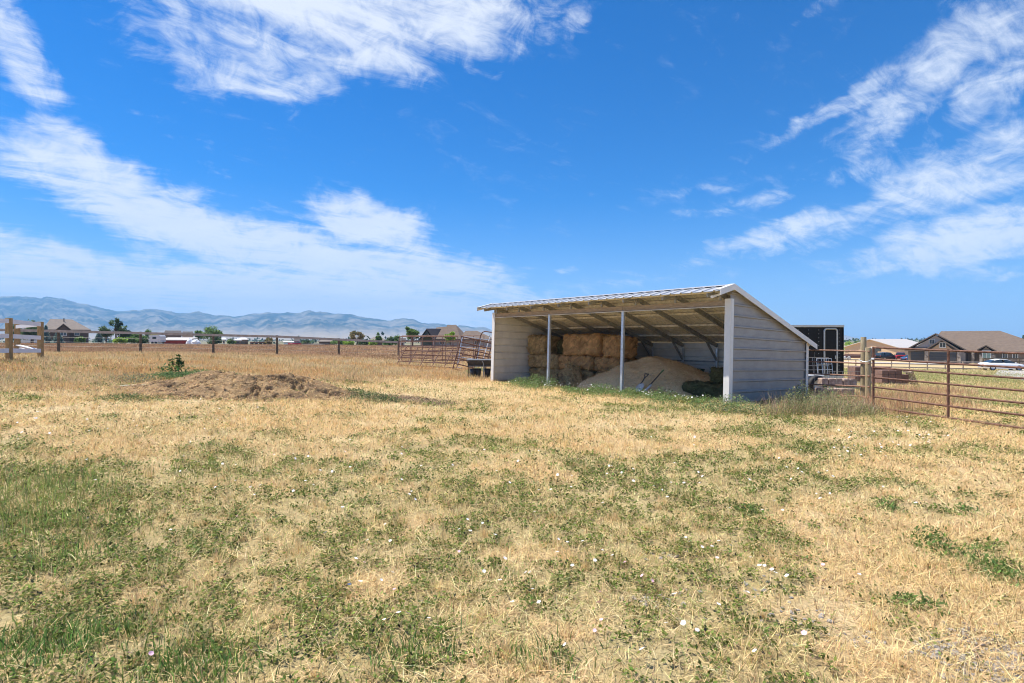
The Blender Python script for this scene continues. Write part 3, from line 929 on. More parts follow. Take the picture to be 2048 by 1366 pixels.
def dung_h(U, W, x, y):
    r = np.sqrt((U * .98) ** 2 + (W) ** 2) + (fbm(x * .55, y * .55, 3, 61) - .5) * .55
    h = .50 * np.clip(1 - r, 0, 1) ** .75 * (.45 + 1.1 * fbm(x * .5, y * .7, 3, 63))
    h = h + .20 * np.exp(-((x + 5.4) / .8) ** 2 - ((y - 14.1) / .5) ** 2) + .10 * np.exp(-((x + 7.4) / .9) ** 2 - ((y - 14.0) / .5) ** 2)
    edge = sstep(.02, .2, h)
    rid = np.abs(fbm(x * 1.9, y * 2.6, 4, 65) - .5) * 2
    h = h - edge * .26 * np.clip(.16 - rid, 0, 1) / .16 * fbm(x * 1.1, y * 1.1, 2, 69)
    h = h + edge * ((fbm(x * 3, y * 7, 3, 67) - .5) * .09 + (fbm(x * 11, y * 14, 3, 68) - .5) * .04)
    return np.where(r > 1.0, -1, h)


def clods(o, n, smin, smax, m):
    me = o.data; V = np.array([v.co for v in me.vertices]); idx = rng.choice(len(V), n); b = MB()
    for i in idx:
        p = Vector(V[i]); r_ = rnd.uniform(smin, smax); e = Euler((rnd.uniform(0, 6), rnd.uniform(0, 6), rnd.uniform(0, 6))).to_matrix()
        b.add([p + e @ Vector((v[0] * r_ * rnd.uniform(.7, 1.4), v[1] * r_ * rnd.uniform(.7, 1.3), v[2] * r_ * .8)) for v in ICO], ICF)
    q = b.build('clods', m, o); q['kind'] = 'stuff'


hp1 = heap('manure_pile', 'low lumpy brown heap of dried manure and straw in the dry grass', 'pile', MX, MY, 3.35, 1.75, R(8), dung_h, 'dung', 260, 14000, (.54, .37, .19))
clods(hp1, 260, .010, .032, 'dung_dark')


def scatter_h(U, W, x, y):
    r = np.sqrt(U ** 2 + W ** 2) + (fbm(x * .7, y * .7, 3, 71) - .5) * .6
    return np.where(r > 1, -1, .10 * np.clip(1 - r, 0, 1) ** .5 + (fbm(x * 7, y * 7, 3, 73) - .5) * .06)


hp2 = heap('manure_pile', 'thin dark spread of crumbly manure trailing off right of the lumpy heap', 'pile', -2.7, 13.3, 1.7, .8, R(-12), scatter_h, 'dung_dark', 120, 2500, (.32, .22, .13))
clods(hp2, 260, .012, .035, 'dung_dark')


# ------------------------------------------------------------------ shovels, tub
def shovel(label, base, tip, roll, grip):
    """blade on the ground at base, handle running to tip"""
    b, t = Vector(base), Vector(tip); d = (t - b); L = d.length
    q = d.to_track_quat('Z', 'Y')
    r = thing('scoop_shovel', label, 'shovel', b, (q @ Euler((0, 0, roll)).to_quaternion()).to_euler(), 'scoop shovels left on the shavings')
    bl = MB(); n = 9; m_ = 8; vs = []
    for j in range(m_ + 1):
        z = .36 * j / m_; wd = .125 * (1 - .25 * max(0, (.10 - z) / .10) ** 2) * (1 - .55 * max(0, (z - .27) / .09) ** 1.5)
        for i in range(n):
            u = i / (n - 1) * 2 - 1
            vs.append((u * wd, .045 * (u * u) + .02 * (z / .36), z))
    k = len(vs)
    vs += [(x, y + .006, z) for (x, y, z) in vs]
    fs = []
    for j in range(m_):
        for i in range(n - 1):
            a = j * n + i
            fs.append((a, a + 1, a + n + 1, a + n)); fs.append((k + a + n, k + a + n + 1, k + a + 1, k + a))
    bl.add(vs, fs, 0, True)
    bl.build('scoop_blade', 'whitesteel', r)
    MB().tube([(0, .02, .30), (0, .03, .42), (0, .02, L - .1)], .016).build('handle', 'darksteel', r)
    g = MB(); g.tube([(0, .02, L - .12), (-.055, .02, L - .05), (-.06, .02, L + .01)], .011); g.tube([(0, .02, L - .12), (.055, .02, L - .05), (.06, .02, L + .01)], .011)
    g.tube([(-.075, .02, L + .01), (.075, .02, L + .01)], .017); g.build('grip', grip, r)


shovel('scoop shovel with green grip lying up against the shavings pile', S(2.72, .16, .10), S(2.46, .74, .74), R(160), 'green_grip')
shovel('second pale scoop shovel propped just left of the green gripped one', S(2.98, .20, .10), S(2.92, .62, .62), R(185), 'darksteel')
tub = thing('plastic_tub', 'dark green plastic tub half hidden behind the shavings pile', 'tub', S(3.3, 3.75, 0), SROT)
MB().lathe([(0, 0), (.22, 0), (.25, .1), (.285, .74), (.27, .74), (.235, .12), (0, .10)], n=24).build('tub_body', 'green_plastic', tub)
MB().lathe([(.285, .70), (.305, .71), (.305, .755), (.27, .755), (.27, .74)], n=24).build('rim', 'green_plastic', tub)


# ------------------------------------------------------------------ right: posts, pipe fence, gate
def ground_post(name, x, y, ztop, r, m, parent, sq=False, lean=(0, 0)):
    zb = g1(x, y) - .1
    b = MB()
    if sq: b.box((0, 0, (ztop - zb) / 2), (r * 2, r * 2, ztop - zb), bev=.008)
    else:
        h = ztop - zb
        b.tube([(0, 0, 0), (lean[0] * .5, lean[1] * .5, h * .5), (lean[0], lean[1], h - .012), (lean[0], lean[1], h)], [r * 1.05, r, r * .97, r * .9], 14)
    o = b.build(name, m, parent); o.location = Vector((x, y, zb)) - (parent.location if parent else Vector((0, 0, 0)))
    return o


pxy = at(1727, 15.3); pxy2 = at(1736.5, 14.95)
pf = thing('pipe_fence', 'faded rusty pipe rails running from two round wood posts to the shed', 'fence', (pxy[0], pxy[1], 0))
ground_post('post', *pxy, 1.655, .072, 'postwood', pf)
ground_post('post', *pxy2, 1.37, .072, 'postwood', pf)
lx, ly = at(1600, 17.2)
for (yl, yr) in ((699.5, 703), (722.5, 727), (747, 752), (768, 773), (788, 793)):
    a = Vector((lx, ly, EYE - (yl - HZ) * ly / F)); q = Vector((pxy2[0] - .02, pxy2[1] - .10, EYE - (yr - HZ) * pxy2[1] / F))
    b = MB(); mid = (a + q) / 2 + Vector((0, 0, .006))
    off = pf.location
    b.tube([a - off, mid - off, q - off], .021, 10); b.build('rail', 'rust_pale', pf)
b = MB()
for k in range(6):
    f = k / 6 + .08
    a = Vector((lx, ly, 0)).lerp(Vector((pxy2[0], pxy2[1], 0)), f)
    b.tube([a + Vector((0, .03, -.05)) - pf.location, a + Vector((0, .03, 1.2)) - pf.location], .004, 5)
b.build('wire_mesh', 'wire', pf)

gA = Vector((*at(1747, 13.1), 0)); gB = Vector((*at(1897, 11.6), 0)); gd = (gB - gA).normalized()
gL = 3.9
gate = thing('pipe_gate', 'rusty seven rail pipe gate standing across the dry grass', 'gate', (gA.x, gA.y, 0), (0, 0, math.atan2(gd.y, gd.x)))
gz0 = [0.0, .245, .47, .70, .93, 1.13, 1.40]


def gate_z(s, k):      # measured heights sag a little to the far end
    return .0 - .035 * s / 1.6 + gz0[k] * (1 - .0 * s)


for s, nm in ((0, 'stile'), (1.61, 'stile'), (gL, 'stile')):
    MB().tube([(s, 0, gate_z(s, 0) - .02), (s, 0, gate_z(s, 6) + .02)], .026, 10).build(nm, 'rust', gate)
for k in range(7):
    MB().tube([(.02, 0, gate_z(0, k)), (gL / 2, 0, gate_z(gL / 2, k) - .006), (gL - .02, 0, gate_z(gL, k))], .0215, 10).build('rail', 'rust', gate)
MB().box((0, 0, 1.13), (.075, .075, .05), bev=.01).build('latch', 'galvpost', gate)
ch = MB(); ch.tube([Vector((-.03, .02, 1.13)).lerp(Vector((-.35, -.02, 1.1)), a / 8) - Vector((0, 0, .06 * math.sin(a / 8 * math.pi))) for a in range(9)], .011, 6)
ch.build('chain', 'galvpost', gate)

# ------------------------------------------------------------------ black trailer
TX0, TX1, TD = 8.6, at(1687, 22)[0], 22.0
tg = g1(12, 22)
trl = thing('cargo_trailer', 'black enclosed cargo trailer with silver trimmed side door behind the shed', 'trailer', (TX1, TD, tg))
Lt = TX1 - TX0; ht = 2.11 - tg
MB().box((-Lt / 2, 1.0, (ht + .42) / 2), (Lt, 2.0, ht - .42), bev=.03).build('body', 'trailer', trl)
b = MB(); b.box((-Lt / 2, -.005, ht + .0), (Lt + .03, .06, .09), bev=.01); b.box((.008, 1.0, ht + .0), (.06, 2.0, .09), bev=.01); b.build('roof_trim', 'alu', trl)
MB().box((-Lt / 2, -.004, .47), (Lt + .01, .03, .10), bev=.008).build('sill_trim', 'alu', trl)
for xx in (-.012,): MB().box((xx - .01, -.006, (ht + .45) / 2), (.05, .025, ht - .55)).build('corner_trim', 'trailer', trl)
dx0, dx1 = at(1648, 22)[0] - TX1, at(1673.5, 22)[0] - TX1; zt = 1.6 + (678 - 657.5) * 22 / F - tg; zb = .55
fr = MB(); rr = .10; pts = [(dx0, -.02, zb)]
for k in range(7): a = math.pi - k * math.pi / 12; pts.append((dx0 + rr + rr * math.cos(a), -.02, zt - rr + rr * math.sin(a)))
for k in range(7): a = math.pi / 2 - k * math.pi / 12; pts.append((dx1 - rr + rr * math.cos(a), -.02, zt - rr + rr * math.sin(a)))
pts.append((dx1, -.02, zb))
dr = MB().box(((dx0 + dx1) / 2, -.006, (zb + zt) / 2 - .02), (dx1 - dx0 - .04, .02, zt - zb - .12), bev=.005).build('door', 'trailer', trl)
fr.tube(pts, .036, 8); fr.build('door_frame', 'alu', dr)
MB().box((dx1 - .07, -.035, 1.25), (.04, .05, .14), bev=.01).build('handle', 'alu', dr)
for xx in np.arange(-Lt + .3, -.1, .40):
    if dx0 - .08 < xx < dx1 + .08: continue
    rv = MB().box((xx, -.002, (ht + .55) / 2), (.05, .008, ht - .65))
    for zz in np.arange(.62, ht - .1, .155): rv.box((xx, -.008, zz), (.02, .012, .02), mi=1)
    rv.build('rivet_strip', ['trailer', 'alu'], trl)
for xx in (-2.6, -3.5):
    w = MB().lathe([(.0, -.1), (.22, -.1), (.33, -.08), (.36, -.04), (.36, .06), (.33, .1), (0, .1)], (0, 0, 0), 20, axis='y').build('wheel', 'blackrubber', trl, (xx, .12, .36))
    MB().lathe([(0, -.112), (.16, -.108), (.2, -.102), (.2, -.09)], (0, 0, 0), 16, axis='y').build('rim', 'chrome', w)


# ------------------------------------------------------------------ pipe panels
def panel(label, cat, p0, width, height, yaw, lean, nr, nv, r, m, name='corral_panel', group=None, arch=False, roll=0):
    t = thing(name, label, cat, p0, (lean, roll, yaw), group)
    for k in range(nr):
        z = .06 + (height - .06) * k / (nr - 1)
        MB().tube([(0, 0, z), (width, 0, z)], r, 7).build('rail', m, t)
    for k in range(nv):
        x = width * k / (nv - 1)
        MB().tube([(x, 0, 0), (x, 0, height)], r, 7).build('stile', m, t)
    if arch:
        zt = height
        MB().tube([(0.1, .0, zt * .1), (.1, 0, zt * 1.15), (.16, 0, zt * 1.27), (.28, 0, zt * 1.32), (.72, 0, zt * 1.32), (.84, 0, zt * 1.27), (.90, 0, zt * 1.15), (.9, 0, .1)], r * 1.1, 8).build('arch', m, t)
    return t


def gp(px, d, dz=0.): x, y = at(px, d); return (x, y, g1(x, y) + dz)


GP = 'pipe panels stacked in the dry grass left of the shed'
panel('long rusty pipe panel with upright bars standing at the back of the pile', 'panel', gp(803, 33), 4.9, 1.52, R(-4), R(-4), 6, 9, .021, 'rust_pale', group=GP)
panel('rusty pipe panel standing right of the fence end, in front of the longest one', 'panel', gp(797, 31), 3.3, 1.50, R(-5), R(-9), 6, 6, .021, 'rust_pale', group=GP)
panel('rusty pipe panel slumped low and slanting in the tall grass', 'panel', gp(792, 28.6), 3.3, 1.5, R(-16), R(-50), 6, 6, .022, 'rust', group=GP, roll=R(2))
panel('rusty ladder like panel leaning by the feeder, under the arched gate', 'panel', gp(905, 27.2), 1.55, 1.75, R(-3), R(-16), 7, 2, .03, 'rust', group=GP, roll=R(13))
panel('tall rusty gate with rounded arched top leaning over the feeder', 'gate', gp(944, 27.4), 1.0, 1.55, R(-4), R(-12), 3, 2, .026, 'rust', 'walk_gate', GP, True, R(9))
panel('grey steel pipe panel leaning behind the rusty ladder panel', 'panel', gp(914, 28.3), 1.9, 1.70, R(-2), R(-12), 4, 3, .022, 'galvpost', group=GP, roll=R(8))
panel('white pipe gate with angled end propped against the back of the shed wall', 'panel', gp(960, 27.9), 1.2, 1.76, R(-2), R(-10), 3, 2, .024, 'whitepipe', group=GP, roll=R(16))
# galvanised mesh panels near the trailer
GM = 'galvanised mesh panels between shed and trailer'
panel('galvanised wire mesh panel with fine bars against the black trailer', 'panel', gp(1608, 19.5), .95, 1.22, R(2), R(-6), 9, 6, .009, 'wire', 'mesh_panel', GM)
panel('second galvanised mesh panel set a little right, before the trailer door', 'panel', gp(1640, 19.0), .55, 1.20, R(6), R(-9), 7, 4, .010, 'galvpost', 'mesh_panel', GM)
wp = panel('low wide wire panel behind the pipe rails, above the stone blocks', 'panel', gp(1655, 18.2), 1.5, .78, R(-1), R(-2), 5, 7, .006, 'wire', 'mesh_panel', GM)
tote = thing('storage_tote', 'pale grey plastic tote standing behind the shed corner', 'tote', gp(1622, 18.3), (0, 0, R(10)))
MB().box((0, 0, .36), (.62, .4, .5), bev=.05).build('tote_body', 'whitepanel', tote)
MB().box((0, 0, .63), (.66, .44, .06), bev=.02).build('lid', 'whitepanel', tote)
tr_ = thing('old_tyre', 'old dark tyre standing on edge beside the tote', 'tyre', gp(1634, 17.9, .32), (0, 0, R(12)))
MB().lathe([(.19, -.08), (.30, -.095), (.335, -.05), (.335, .05), (.30, .095), (.19, .08), (.19, -.08)], n=24, axis='y').build('tread', 'blackrubber', tr_)
MB().lathe([(0, -.03), (.15, -.03), (.20, -.07), (.20, .07), (.15, .03), (0, .03)], n=20, axis='y').build('rim', 'whitesteel', tr_)

# feeder by the left wall
fd = thing('feed_bunk', 'black plastic feed trough on a pipe frame at the left end of the shed', 'feeder', gp(934, 22.6), (0, 0, R(-3)))
MB().slab([(0, -.2, .74), (1.6, -.2, .74), (1.6, .42, .74), (0, .42, .74)], .035).build('rim', 'feeder_rim', fd)
b = MB(); pr = [(-.18, .705), (-.10, .50), (.0, .45), (.22, .45), (.32, .50), (.40, .705)]
for i in range(len(pr) - 1):
    b.slab([(.06, pr[i][0], pr[i][1]), (1.55, pr[i][0], pr[i][1]), (1.55, pr[i + 1][0], pr[i + 1][1]), (.06, pr[i + 1][0], pr[i + 1][1])], .012)
b.build('trough', 'feeder', fd)
for x in (.04, .66, 1.30):
    for y in (-.16, .36):
        MB().tube([(x - .04, y, .70), (x + .03, y, .58), (x + .03, y, -.05)], .02, 8).build('leg', 'darksteel' if x < .1 else 'feeder_rim', fd)
MB().tube([(.07, -.16, .47), (1.5, -.16, .47)], .014, 8).build('stretcher', 'feeder_rim', fd)
GBK = 'black buckets under the feed trough'
bk0 = None
for i, (x, y, lab) in enumerate([(.24, .1, 'black bucket under the trough, nearest its bent left leg'), (.44, .15, 'black bucket under the trough beside the leftmost bucket'),
                                 (.82, .12, 'black bucket under the trough right of the middle leg'), (1.12, .14, 'black bucket under the trough closest to the shed wall')]):
    if bk0 is None:
        bk0 = thing('bucket', lab, 'bucket', (0, 0, 0), group=GBK); bk = bk0
        MB().lathe([(0, 0), (.10, 0), (.135, .36), (.125, .36), (.09, .02), (0, .02)], n=18).build('bucket_body', 'feeder', bk0)
        MB().tube([(.135 * math.cos(a), .02, .35 - .16 * math.sin(a)) for a in np.linspace(0, math.pi, 9)], .004, 5).build('bail', 'wire', bk0)
    else: bk = copy_tree(bk0)
    bk['label'] = lab; bk.location = (fd.location.x + x, fd.location.y + y - .02, fd.location.z - .0)

# ------------------------------------------------------------------ stone blocks
GR = 'split faced stone blocks lined up behind the pipe rails'
blk = None


def block_obj(name, sx, sy, sz, m, rough=.012, seed=0):
    r = random.Random(seed); b = MB(); n = 4
    b.box((0, 0, sz / 2), (sx, sy, sz), bev=.012)
    b.v = [(x + r.uniform(-rough, rough), y + r.uniform(-rough, rough), z + r.uniform(-rough, rough) * .5) for (x, y, z) in b.v]
    return b.build(name, m)


row1 = [1642, 1656, 1670, 1684, 1698]; words = ['leftmost block, by the shed trim', 'second from the shed trim', 'middle block of five', 'fourth from the shed trim', 'rightmost, beside the wood posts']
meshes = [block_obj('stone_block', .192, .28, .24, 'block_pink', .012, s) for s in range(3)]
k = 0
for row, (d, dz, nm) in enumerate(((16.9, .0, 'lower row'), (17.2, .29, 'upper row'))):
    for i, px in enumerate(row1):
        if k < 3: o = meshes[k]
        else: o = meshes[k % 3].copy(); COL.objects.link(o)
        px2 = px + row * 4
        x, y, z = gp(px2, d); o.location = (x, y, z + dz + .06); o.rotation_euler = (R(rnd.uniform(-3, 3)), 0, R(rnd.uniform(-6, 6)))
        tag(o, 'pinkish split stone block, %s, %s' % (nm, words[i]), 'stone block', GR); k += 1
pal = None
GPB = 'brown concrete blocks stacked on a pallet behind the gate'


def pallet(label, px, d, yaw, dz=0):
    t = thing('pallet', label, 'pallet', gp(px, d, dz), (0, 0, yaw))
    for y in (-.45, 0, .45): MB().box((0, y, .06), (1.25, .09, .09)).build('stringer', 'greyrail', t)
    for q in range(6): MB().box((-.55 + q * .22, 0, .115), (.11, 1.05, .018)).build('deck_board', 'greyrail', t)
    return t


pl = pallet('grey wood pallet under the brown blocks behind the gate', 1776, 27.0, R(8))
bx, by, bz = pl.location
nb = 0
first = None
colw = ['left', 'second', 'third', 'right']
for lay in range(3):
    for i in range(4):
        for j in range(2):
            if lay == 2 and (j == 1 or i == 3): continue
            if first is None: o = first = block_obj('concrete_block', .35, .44, .205, 'block', .004, 5)
            else: o = first.copy(); COL.objects.link(o)
            lx_, ly_ = -.545 + i * .364, -.23 + j * .455
            c_, s_ = math.cos(R(8)), math.sin(R(8))
            o.location = (bx + lx_ * c_ - ly_ * s_, by + lx_ * s_ + ly_ * c_, bz + .126 + lay * .21); o.rotation_euler = (0, 0, R(8 + rnd.uniform(-1.5, 1.5)))
            tag(o, 'brown concrete block on the pallet, %s layer, %s column, %s row' % (['bottom', 'middle', 'top'][lay], colw[i], ['front', 'rear'][j]), 'concrete block', GPB)
pl2 = pallet('grey wood pallet tipped on edge against the brown blocks', 1820, 26.6, R(70)); pl2.rotation_euler = (R(72), 0, R(70)); pl2.location.z += .25
for c in pl2.children: c.data.materials[0] = M['timber']
slabs = thing('block_slab', 'long pale brown slab of blocks lying behind the wood posts', 'slab', gp(1738, 28.5), (0, 0, R(4)))
MB().box((0, 0, .42), (1.9, .6, .84), bev=.02).build('slab_body', 'block', slabs)


# ------------------------------------------------------------------ fences
def rail_fence(name, label, posts, rails, rh, rt, pm, rm, pr, wires=(), sq=False, above=.02):
    """posts: (x, y, ztop); rails: heights below the post top"""
    o = thing(name, label, 'fence', (posts[0][0], posts[0][1], 0))
    for (x, y, z) in posts: ground_post('post', x, y, z + above, pr, pm, o, sq)
    for dz in rails:
        for (a, b_) in zip(posts[:-1], posts[1:]):
            p = Vector((a[0], a[1] - pr - rt / 2, a[2] - dz)) - o.location; q = Vector((b_[0], b_[1] - pr - rt / 2, b_[2] - dz)) - o.location
            MB().beam(p, q, rt, rh).build('rail', rm, o)
    if wires:
        for dz in wires:
            MB().tube([Vector((a[0], a[1] - pr, a[2] - dz)) - o.location for a in posts], .006, 5).build('wire', 'wire', o)
    return o


pp = []
for (px, d, py) in [(-190, 30.5, 653), (-40, 32, 656.5), (117, 33, 660), (281, 34.5, 664), (426.5, 36, 668), (554, 37.5, 671), (677.5, 39.5, 677), (797, 41, 682.5)]:
    x, y = at(px, d); pp.append((x, y, EYE + (HZ - py) * d / F))
rail_fence('rail_fence', 'long single rail fence with dark posts crossing the dry field', pp, [.07], .15, .04, 'darkpost', 'greyrail', .075, (.42, .7, .95))

wf = thing('board_fence', 'corner of a white vinyl board fence on square brown posts', 'fence', (*at(18, 18), 0))
wp_ = [(at(-90, 16.6), 632), (at(18, 18), 636), (at(81, 20.3), 643.5)]
zt = []
for (xy, py) in wp_:
    z = EYE + (HZ - py) * xy[1] / F; zt.append(Vector((xy[0], xy[1], z)))
    ground_post('post', xy[0], xy[1], z, .07, 'brownpost', wf, True)
xy = at(34.5, 23); zz = EYE + (HZ - 648) * 23 / F; ground_post('post', xy[0], xy[1], zz, .075, 'brownpost', wf, True)
for dz in (.10, .58, 1.05):
    for a, b_ in zip(zt[:-1], zt[1:]):
        p = a - wf.location + Vector((0, -.09, -dz)); q = b_ - wf.location + Vector((0.07, -.09, -dz))
        MB().beam(p, q, .04, .14).build('board', 'vinyl', wf)
back = Vector((xy[0], xy[1], zz))
for dz in (.10,):
    MB().beam(zt[2] - wf.location + Vector((-.05, .02, -dz)), back - wf.location + Vector((.05, -.1, -dz - .02)), .04, .13).build('board', 'vinyl', wf)
GV = 'loose white boards behind the corner fence'
for lab, pa, pb, w in (('loose white vinyl board lying sloped behind the fence corner', (36, 22.2, .48), (79, 21.3, .32), .26), ('narrow white board resting under the sloped white board', (40, 22.6, .36), (78, 21.8, .26), .13)):
    a = Vector(gp(*pa)); q = Vector(gp(*pb)); o = MB().beam((0, 0, 0), q - a, .15 if w > .2 else .08, .03).build('vinyl_board', 'vinyl', None, a); tag(o, lab, 'board', GV)

fp = []
for px in np.linspace(1640, 1962, 10):
    d = 76 - (px - 1640) / 322 * 4; x, y = at(px, d); fp.append((x, y, EYE + (HZ - 717 - (px - 1640) / 322 * 6) * d / F))
rail_fence('paddock_fence', 'weathered three rail wooden fence beyond the gate, before the houses', fp, [.08, .5, .95], .14, .05, 'timber', 'greyrail', .08)
fp = []
for px in np.linspace(1966, 2110, 5):
    d = 82 + (px - 1966) / 160 * 4; x, y = at(px, d); fp.append((x, y, EYE + (HZ - 716) * d / F))
rail_fence('driveway_fence', 'dark brown post and rail fence behind the white car', fp, [.1, .55, 1.0], .16, .06, 'darkpost', 'darkpost', .11)

# pale plank in the weeds
o = MB().tube([(0, 0, 0), (.22, .08, .01), (.5, .18, .02)], [.045, .045, .04], 10).build('log', 'palelog', None, gp(240, 13.3, .02)); tag(o, 'pale bleached log lying in the weeds left of the manure heap', 'log')


# ------------------------------------------------------------------ trees and shrubs
def crown_geo(n, w, h, z0, seed, kind, leaf, cols):
    r = np.random.default_rng(seed)
    if kind == 'conifer':
        t = r.uniform(0, 1, n) ** .75; lay = np.floor(t * 11) / 11 + r.uniform(0, .05, n)
        rad = (1 - lay) * w / 2 * (.45 + .55 * np.sqrt(r.uniform(0, 1, n))) * (1 + .18 * np.sin(np.floor(t * 11) * 2.3))
        a = r.uniform(0, 2 * math.pi, n)
        P = np.c_[np.cos(a) * rad, np.sin(a) * rad, z0 + lay * h - .10 * rad]
        cid = np.floor(t * 11).astype(int)
    else:
        nc = 26 if kind == 'round' else 16
        ca = r.uniform(0, 2 * math.pi, nc); ce = r.uniform(-.7, 1, nc); cr_ = r.uniform(.35, 1.0, nc) ** .6
        C = np.c_[np.cos(ca) * np.sqrt(1 - np.clip(ce, -1, 1) ** 2) * cr_ * w * .40, np.sin(ca) * np.sqrt(1 - np.clip(ce, -1, 1) ** 2) * cr_ * w * .40, z0 + h * .5 + ce * cr_ * h * .42]
        if kind == 'loose': C[:, 2] += np.abs(r.normal(0, .10 * h, nc))
        cid = r.integers(0, nc, n)
        sz = r.uniform(.6, 1.25, nc) * (.21 if kind == 'round' else .15)
        D = r.normal(0, 1, (n, 3)); D /= np.linalg.norm(D, axis=1)[:, None]; D *= (r.uniform(0, 1, (n, 1)) ** .45)
        P = C[cid] + D * (sz[cid] * 1.0)[:, None] * np.array([w, w, h * .85])[None]
    tone = r.normal(1, .22, cid.max() + 1)[cid]
    ci = r.integers(0, len(cols), n)
    c = 2.3 * np.array(cols)[ci] * tone[:, None] * (1 + r.normal(0, .2, (n, 1)))
    return leaf_geo(P, leaf * r.uniform(.6, 1.3, n), np.clip(c, .008, .8), .9, .7)


def tree(name, label, cat, pos, w, h, kind='round', leaf=.28, n=2600, cols=((.06, .10, .03), (.09, .14, .04), (.045, .075, .025)), z0=None, seed=0, group='trees beyond the field', trunk=None):
    t = thing(name, label, cat, pos, group=group)
    z0 = h * .22 if z0 is None else z0
    trunk = .035 * h if trunk is None else trunk
    r = random.Random(seed); b = MB()
    b.tube([(0, 0, -.2), (.02 * h, 0, h * .3), (-.01 * h, .01 * h, h * .6), (0, 0, h * .88)], [trunk, trunk * .8, trunk * .5, trunk * .12], 8)
    if kind != 'conifer':
        for k in range(6):
            a = r.uniform(0, 6.28); z = h * r.uniform(.22, .55); L = w * r.uniform(.28, .42)
            b.tube([(0, 0, z), (math.cos(a) * L * .5, math.sin(a) * L * .5, z + L * .45), (math.cos(a) * L, math.sin(a) * L, z + L * .8)], [trunk * .5, trunk * .35, trunk * .1], 6)
    b.build('trunk', 'bark', t)
    V, f, c = crown_geo(n, w, h - z0, z0, seed, kind, leaf, cols)
    np_mesh('crown', V, f, c, 'leaf', t)
    return t


GRN = ((.06, .10, .03), (.09, .14, .04), (.045, .075, .025)); BLU = ((.09, .13, .12), (.06, .095, .085), (.12, .16, .14)); BRT = ((.14, .20, .03), (.10, .17, .03), (.18, .24, .05))
YEL = ((.30, .28, .03), (.22, .24, .04)); BRN = ((.13, .10, .05), (.08, .09, .035), (.16, .13, .07)); DRK = ((.035, .055, .025), (.05, .075, .03))
T_ = [  # name, label, px, d, top row, width px, kind, colours, leaf
    ('shade_tree', 'green bushy tree rising just behind the white fence corner', 65, 135, 639, 22, 'round', GRN),
    ('shade_tree', 'low green tree showing between the white fence boards', 30, 128, 651, 34, 'round', GRN),
    ('shade_tree', 'dark green tree low behind the lower white boards', 62, 120, 652, 26, 'round', DRK),
    ('spruce_tree', 'grey blue spruce at the left end of the brown hipped house', 92, 118, 652, 16, 'conifer', BLU),
    ('spruce_tree', 'broad grey blue spruce before the wall of the brown hipped house', 116, 112, 664, 22, 'conifer', BLU),
    ('shade_tree', 'dark green rounded tree right of the brown hipped house', 212, 118, 650, 24, 'round', DRK),
    ('pine_tree', 'tallest loose pine in the clump right of the brown hipped house', 231, 118, 639, 22, 'loose', DRK),
    ('shade_tree', 'dark rounded tree at the right side of the pine clump', 250, 118, 650, 22, 'round', DRK),
    ('spruce_tree', 'small pale blue spruce below the pine clump', 197, 108, 666, 18, 'conifer', BLU),
    ('shade_tree', 'low green bushes behind the first rail post after the pines', 275, 122, 668, 34, 'round', GRN),
    ('shade_tree', 'small far tree poking above the rail left of the red shed', 297, 170, 659, 14, 'round', GRN),
    ('shade_tree', 'yellow leaved bush behind the white trailer', 312, 140, 668, 26, 'round', YEL),
    ('shade_tree', 'big round bright green tree above the rail in mid field', 422, 140, 654.5, 42, 'round', GRN),
    ('shade_tree', 'small green tree leaning left of the big round one', 397, 150, 663, 16, 'loose', GRN),
    ('shade_tree', 'olive brown bush by the fourth fence post', 538, 150, 675, 15, 'round', BRN),
    ('shade_tree', 'brownish loose crowned tree above the rail near the far roofs', 714, 160, 662, 36, 'loose', BRN),
    ('shade_tree', 'green shrub left of the brownish tree', 676, 150, 678, 26, 'round', GRN),
    ('shade_tree', 'bright green shrub under the brownish tree', 745, 150, 680, 20, 'round', BRT),
    ('shade_tree', 'slim green tree before the low dark roof', 757, 145, 672, 14, 'loose', GRN),
    ('shade_tree', 'small round dark tree above the rail, second left of the gabled house', 780, 150, 673, 15, 'round', DRK),
    ('shade_tree', 'round olive tree above the rail nearest the tall pale tree', 795, 150, 670, 15, 'round', GRN),
    ('shade_tree', 'tall spiky topped green tree at the left gable of the brown house', 825, 118, 656, 30, 'loose', GRN),
    ('shade_tree', 'bright yellow green tree in front of the gabled brown house', 900, 105, 667, 24, 'loose', BRT),
    ('shade_tree', 'bright green tree at the left end of the tan barn', 1698, 170, 682, 20, 'round', BRT),
    ('shade_tree', 'green tree showing above the left slope of the barn roof', 1716, 175, 682, 22, 'round', GRN),
]
T_ += [('garden_shrub', lab, px, d, py, w, 'round', c) for (lab, px, d, py, w, c) in [
    ('low green shrub right of the spiky pines', 262, 112, 674, 22, GRN), ('olive shrub just left of the white camper trailer', 283, 118, 676, 20, DRK),
    ('yellow green shrub below the pines', 240, 106, 677, 22, BRT), ('green shrub under the wall of the hipped house', 160, 110, 677, 18, GRN),
    ('dark shrub below the big round green tree', 432, 132, 676, 30, DRK), ('green shrub right of the far hut', 462, 150, 679, 14, GRN),
    ('bright shrub by the long rail left of the brownish tree', 697, 140, 681, 22, BRT), ('dark shrub near the low dark roof', 727, 142, 681, 20, DRK),
    ('round green shrub before the white gabled shed', 775, 128, 681, 16, GRN), ('dark far shrub beside the red farm truck', 612, 170, 681, 18, DRK)]]
